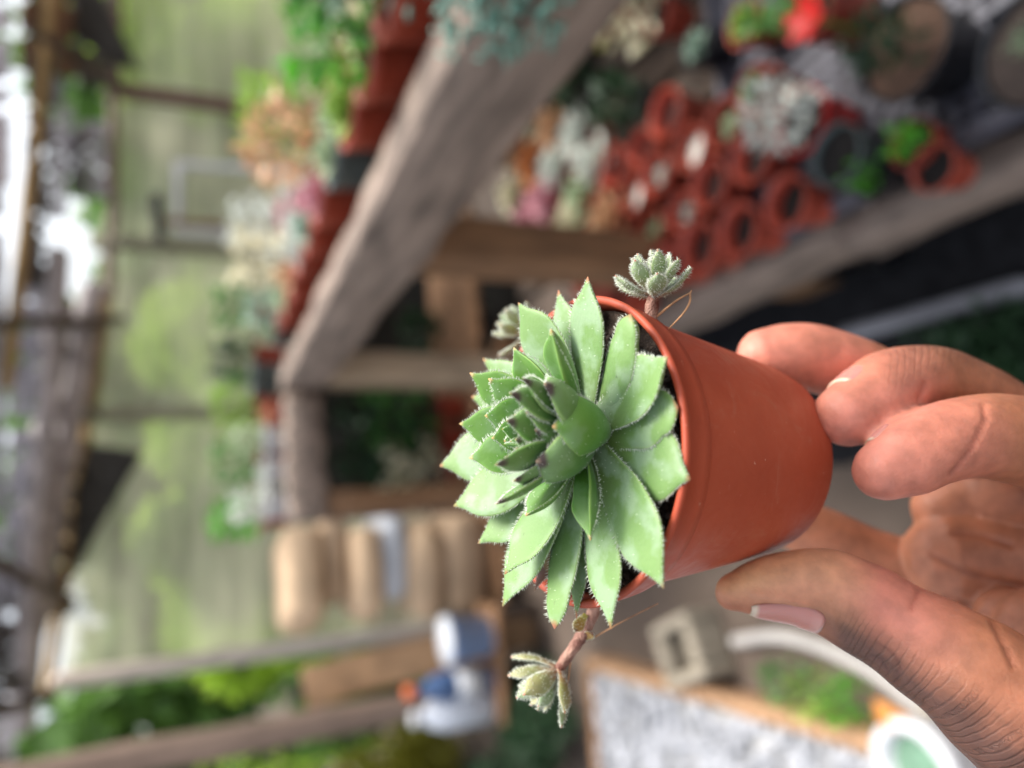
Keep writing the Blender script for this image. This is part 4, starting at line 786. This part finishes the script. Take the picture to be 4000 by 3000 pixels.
CR = [([(3838, 1585), (3850, 1640), (3800, 1740), (3715, 1850)], 10, .00045, 'little'), ([(3580, 2255), (3590, 2300), (3560, 2370)], 12, .0005, 'thumb'), ([(3870, 2395), (3900, 2480), (3960, 2600)], 12, .0005, 'thumb'), ([(3640, 2170), (3720, 2210), (3850, 2260), (4000, 2290)], 12, .0007, 'palm'), ([(3720, 2080), (3830, 2090), (3950, 2130)], 12, .0006, 'palm'), ([(3590, 1560), (3610, 1500)], 12, .0005, 'ring'),
      ([(3700, 2330), (3800, 2370), (3880, 2395)], 12, .0006, 'palm'), ([(3430, 2520), (3475, 2545), (3520, 2600), (3500, 2660)], 9, .0004, 'thumb'), ([(3400, 2560), (3440, 2575), (3470, 2620)], 8, .0003, 'thumb'), ([(2950, 2318), (3080, 2338), (3200, 2365), (3262, 2400), (3268, 2450)], 13, -.00045, 'thumb')]
owner = np.stack([np.min(np.linalg.norm(co[:, None, :]-SPN[k][None, ::3, :3], axis=2)-SPN[k][None, ::3, 3], axis=1) for k in FING], 1); own = owner.argmin(1); keys = list(FING)
for pl, wd, dp, k in CR:
    okm = (own == keys.index(k)) if k not in ('palm',) else np.isin(own, [keys.index(x) for x in ('palm', 'thenar', 'index', 'heel')])
    g = np.exp(-(seg_dist(pl)/wd)**2)*face*okm; co -= no*(g*dp)[:, None]; crease = np.maximum(crease, g*(dp > 0))
co += no*((np.sin(hx*.021+hy*.013)+np.sin(hy*.027-hx*.009))*.00012)[:, None]
hme.vertices.foreach_set('co', co.ravel()); hme.update()
# skin tone: paler and pinker on the pads, browner on the backs and in the creases
def near(k, i0, i1, rad): return np.clip(1-np.min(np.linalg.norm(co[:, None, :]-SPN[k][None, i0:i1, :3], axis=2), axis=1)/rad, 0, 1)
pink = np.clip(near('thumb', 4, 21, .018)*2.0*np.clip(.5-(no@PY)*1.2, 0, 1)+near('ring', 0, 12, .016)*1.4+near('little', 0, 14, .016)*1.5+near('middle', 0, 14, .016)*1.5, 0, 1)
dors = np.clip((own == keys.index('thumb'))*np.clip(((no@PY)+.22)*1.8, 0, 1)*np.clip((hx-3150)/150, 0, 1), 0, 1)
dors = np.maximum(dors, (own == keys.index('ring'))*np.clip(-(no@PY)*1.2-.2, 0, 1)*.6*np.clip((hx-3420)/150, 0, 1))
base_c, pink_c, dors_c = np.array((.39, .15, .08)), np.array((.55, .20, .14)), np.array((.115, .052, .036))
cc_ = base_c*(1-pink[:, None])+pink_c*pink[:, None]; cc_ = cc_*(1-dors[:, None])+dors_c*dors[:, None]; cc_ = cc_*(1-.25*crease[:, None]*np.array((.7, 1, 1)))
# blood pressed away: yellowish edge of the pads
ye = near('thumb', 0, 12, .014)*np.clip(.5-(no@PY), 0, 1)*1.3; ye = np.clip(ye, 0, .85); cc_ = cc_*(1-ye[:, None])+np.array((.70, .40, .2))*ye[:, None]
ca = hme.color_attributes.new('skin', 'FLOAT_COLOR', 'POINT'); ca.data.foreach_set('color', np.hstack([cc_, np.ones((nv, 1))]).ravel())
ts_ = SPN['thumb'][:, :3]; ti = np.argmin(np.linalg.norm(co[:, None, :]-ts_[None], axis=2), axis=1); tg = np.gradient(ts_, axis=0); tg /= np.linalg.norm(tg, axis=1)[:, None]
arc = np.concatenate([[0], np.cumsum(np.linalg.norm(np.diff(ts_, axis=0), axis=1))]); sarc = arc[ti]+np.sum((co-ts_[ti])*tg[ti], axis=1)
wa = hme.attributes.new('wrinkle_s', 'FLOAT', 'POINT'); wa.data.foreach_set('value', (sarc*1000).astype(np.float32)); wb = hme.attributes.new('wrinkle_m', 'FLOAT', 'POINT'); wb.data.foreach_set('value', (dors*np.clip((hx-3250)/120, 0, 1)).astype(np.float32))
def skin_material():
    m = bpy.data.materials.new('skin'); m.use_nodes = True; t = m.node_tree; b = t.nodes['Principled BSDF']; L = t.links.new
    a = node(t, 'ShaderNodeAttribute', attribute_name='skin'); ws = node(t, 'ShaderNodeAttribute', attribute_name='wrinkle_s'); wm = node(t, 'ShaderNodeAttribute', attribute_name='wrinkle_m'); tc = node(t, 'ShaderNodeTexCoord')
    n1 = node(t, 'ShaderNodeTexNoise', i_Scale=260.0, i_Detail=5.0); n2 = node(t, 'ShaderNodeTexNoise', i_Scale=1400.0, i_Detail=3.0); n3 = node(t, 'ShaderNodeTexNoise', i_Scale=190.0, i_Detail=3.0)
    for n in (n1, n2, n3): L(tc.outputs['Object'], n.inputs[0])
    # wrinkles across the back of the thumb
    d = node(t, 'ShaderNodeMath', operation='MULTIPLY_ADD'); d.inputs[1].default_value = 1.6; L(n3.outputs[0], d.inputs[0]); L(ws.outputs['Fac'], d.inputs[2])
    s = node(t, 'ShaderNodeMath', operation='MULTIPLY'); s.inputs[1].default_value = 4.3; L(d.outputs[0], s.inputs[0]); sn = node(t, 'ShaderNodeMath', operation='SINE'); L(s.outputs[0], sn.inputs[0])
    sh = node(t, 'ShaderNodeMapRange'); sh.inputs[1].default_value = .35; sh.inputs[2].default_value = 1.0; L(sn.outputs[0], sh.inputs[0]); wk = node(t, 'ShaderNodeMath', operation='MULTIPLY'); L(sh.outputs[0], wk.inputs[0]); L(wm.outputs['Fac'], wk.inputs[1])
    vr = node(t, 'ShaderNodeMapRange'); vr.inputs[1].default_value = .3; vr.inputs[2].default_value = .7; vr.inputs[3].default_value = .78; vr.inputs[4].default_value = 1.14; L(n1.outputs[0], vr.inputs[0])
    mu = node(t, 'ShaderNodeMix', data_type='RGBA', blend_type='MULTIPLY'); mu.inputs[0].default_value = 1; L(a.outputs['Color'], mu.inputs['A']); L(vr.outputs[0], mu.inputs['B'])
    wf_ = node(t, 'ShaderNodeMath', operation='MULTIPLY'); wf_.inputs[1].default_value = .4; L(wk.outputs[0], wf_.inputs[0]); mw = node(t, 'ShaderNodeMix', data_type='RGBA'); mw.inputs['B'].default_value = (.08, .04, .03, 1); L(wf_.outputs[0], mw.inputs[0]); L(mu.outputs['Result'], mw.inputs['A'])
    L(mw.outputs['Result'], b.inputs['Base Color']); b.inputs['Roughness'].default_value = .5; b.inputs['Specular IOR Level'].default_value = .42
    b.inputs['Subsurface Weight'].default_value = .25; b.inputs['Subsurface Radius'].default_value = (1, .32, .16); b.inputs['Subsurface Scale'].default_value = .0035
    hg = node(t, 'ShaderNodeMath', operation='MULTIPLY_ADD'); hg.inputs[1].default_value = -1.6; L(wk.outputs[0], hg.inputs[0]); L(n2.outputs[0], hg.inputs[2])
    bp = node(t, 'ShaderNodeBump', i_Strength=.42, i_Distance=.00025); L(hg.outputs[0], bp.inputs['Height']); L(bp.outputs[0], b.inputs['Normal'])
    return m
skin = skin_material(); hme.materials.clear(); hme.materials.append(skin); hme.polygons.foreach_set('use_smooth', [True]*len(hme.polygons))
person = link('person', hme); hand_loc = at(4600, 2500, .178); person.location = tuple(hand_loc); hme.transform(Matrix.Translation(-Vector(hand_loc)))
tag(person, 'bare left hand pinching the terracotta pot between thumb and fingers', 'person')
def nail_material():
    m = bpy.data.materials.new('fingernail'); m.use_nodes = True; t = m.node_tree; b = t.nodes['Principled BSDF']; a = node(t, 'ShaderNodeAttribute', attribute_name='nail'); t.links.new(a.outputs['Color'], b.inputs['Base Color'])
    b.inputs['Roughness'].default_value = .27; b.inputs['Subsurface Weight'].default_value = .25; b.inputs['Subsurface Scale'].default_value = .002
    return m
nailm = nail_material()
def nail(k, i0, i1, direction, half, name='fingernail', lift=1.0):
    sp_ = SPN[k]; V, Fc = [], []; dv = direction/np.linalg.norm(direction); nu, nw = 14, 13
    for i in range(nu+1):
        t = i/nu; s_ = i0+(i1-i0)*t; j = int(s_); w0 = s_-j; c = sp_[j]*(1-w0)+sp_[min(j+1, 45)]*w0; tg_ = sp_[min(j+1, 45), :3]-sp_[max(j-1, 0), :3]; tg_ /= np.linalg.norm(tg_)
        n_ = dv-np.dot(dv, tg_)*tg_; n_ /= np.linalg.norm(n_); s2 = np.cross(tg_, n_); hw = half*(1-.35*abs(2*t-1)**4)
        for jn in range(nw+1):
            a = hw*(2*jn/nw-1); edge = abs(2*jn/nw-1)**6; rr_ = c[3]*(lift+.006-.05*edge-.03*abs(2*t-1)**8); V.append(c[:3]+rr_*(math.cos(a)*n_+math.sin(a)*s2))
    for i in range(nu):
        for jn in range(nw): a = i*(nw+1)+jn; Fc.append((a, a+1, a+nw+2, a+nw+1))
    o = solid(name, (V, Fc), nailm, person, loc=hand_loc); 
    cols = []
    for i in range(nu+1):
        t = i/nu
        for jn in range(nw+1):
            x = abs(2*jn/nw-1); c0 = np.array((.50, .215, .18)); fe = np.clip((.13-t)/.06, 0, 1); lu = np.clip((t-.80)/.1, 0, 1)*np.clip(1-x*1.1, 0, 1); ed = np.clip((x-.8)/.2, 0, 1)
            c0 = c0*(1-fe)+np.array((.62, .48, .36))*fe; c0 = c0*(1-.6*lu)+np.array((.66, .42, .38))*.6*lu; c0 = c0*(1-.35*ed); cols.append((*c0, 1))
    at_ = o.data.color_attributes.new('nail', 'FLOAT_COLOR', 'POINT'); at_.data.foreach_set('color', np.array(cols).ravel())
    m_ = o.modifiers.new('thickness', 'SOLIDIFY'); m_.thickness = .0004; m_.offset = 0; return o
nail('thumb', 2.0, 12.2, cam_vec((0, .80, -.72)), .62)
nail('ring', .6, 8.0, cam_vec((-.5, -1, .15)), .62); nail('little', .3, 7.0, cam_vec((-.55, -.85, .55)), .6); nail('middle', .5, 7.0, cam_vec((-.2, -.6, .9)), .6); nail('index', .5, 7.0, cam_vec((-.3, -.3, 1)), .6)

# things that look alike: say which of them it is
seen = {}
for o in [o for o in col.objects if o.parent is None and 'label' in o.keys()]: seen.setdefault(o['label'], []).append(o)
ORD = ['nearest', 'second nearest', 'third nearest', 'fourth nearest', 'fifth nearest', 'sixth nearest', 'seventh nearest', 'eighth nearest', 'ninth nearest', 'tenth nearest', 'eleventh nearest', 'twelfth nearest', 'thirteenth nearest', 'fourteenth nearest', 'fifteenth nearest', 'sixteenth nearest', 'seventeenth nearest', 'eighteenth nearest']
for lb, os_ in seen.items():
    if len(os_) > 1:
        os_.sort(key=lambda o: (o.location-cam.location).length)
        for o, w_ in zip(os_, ORD): o['label'] = lb+', '+w_
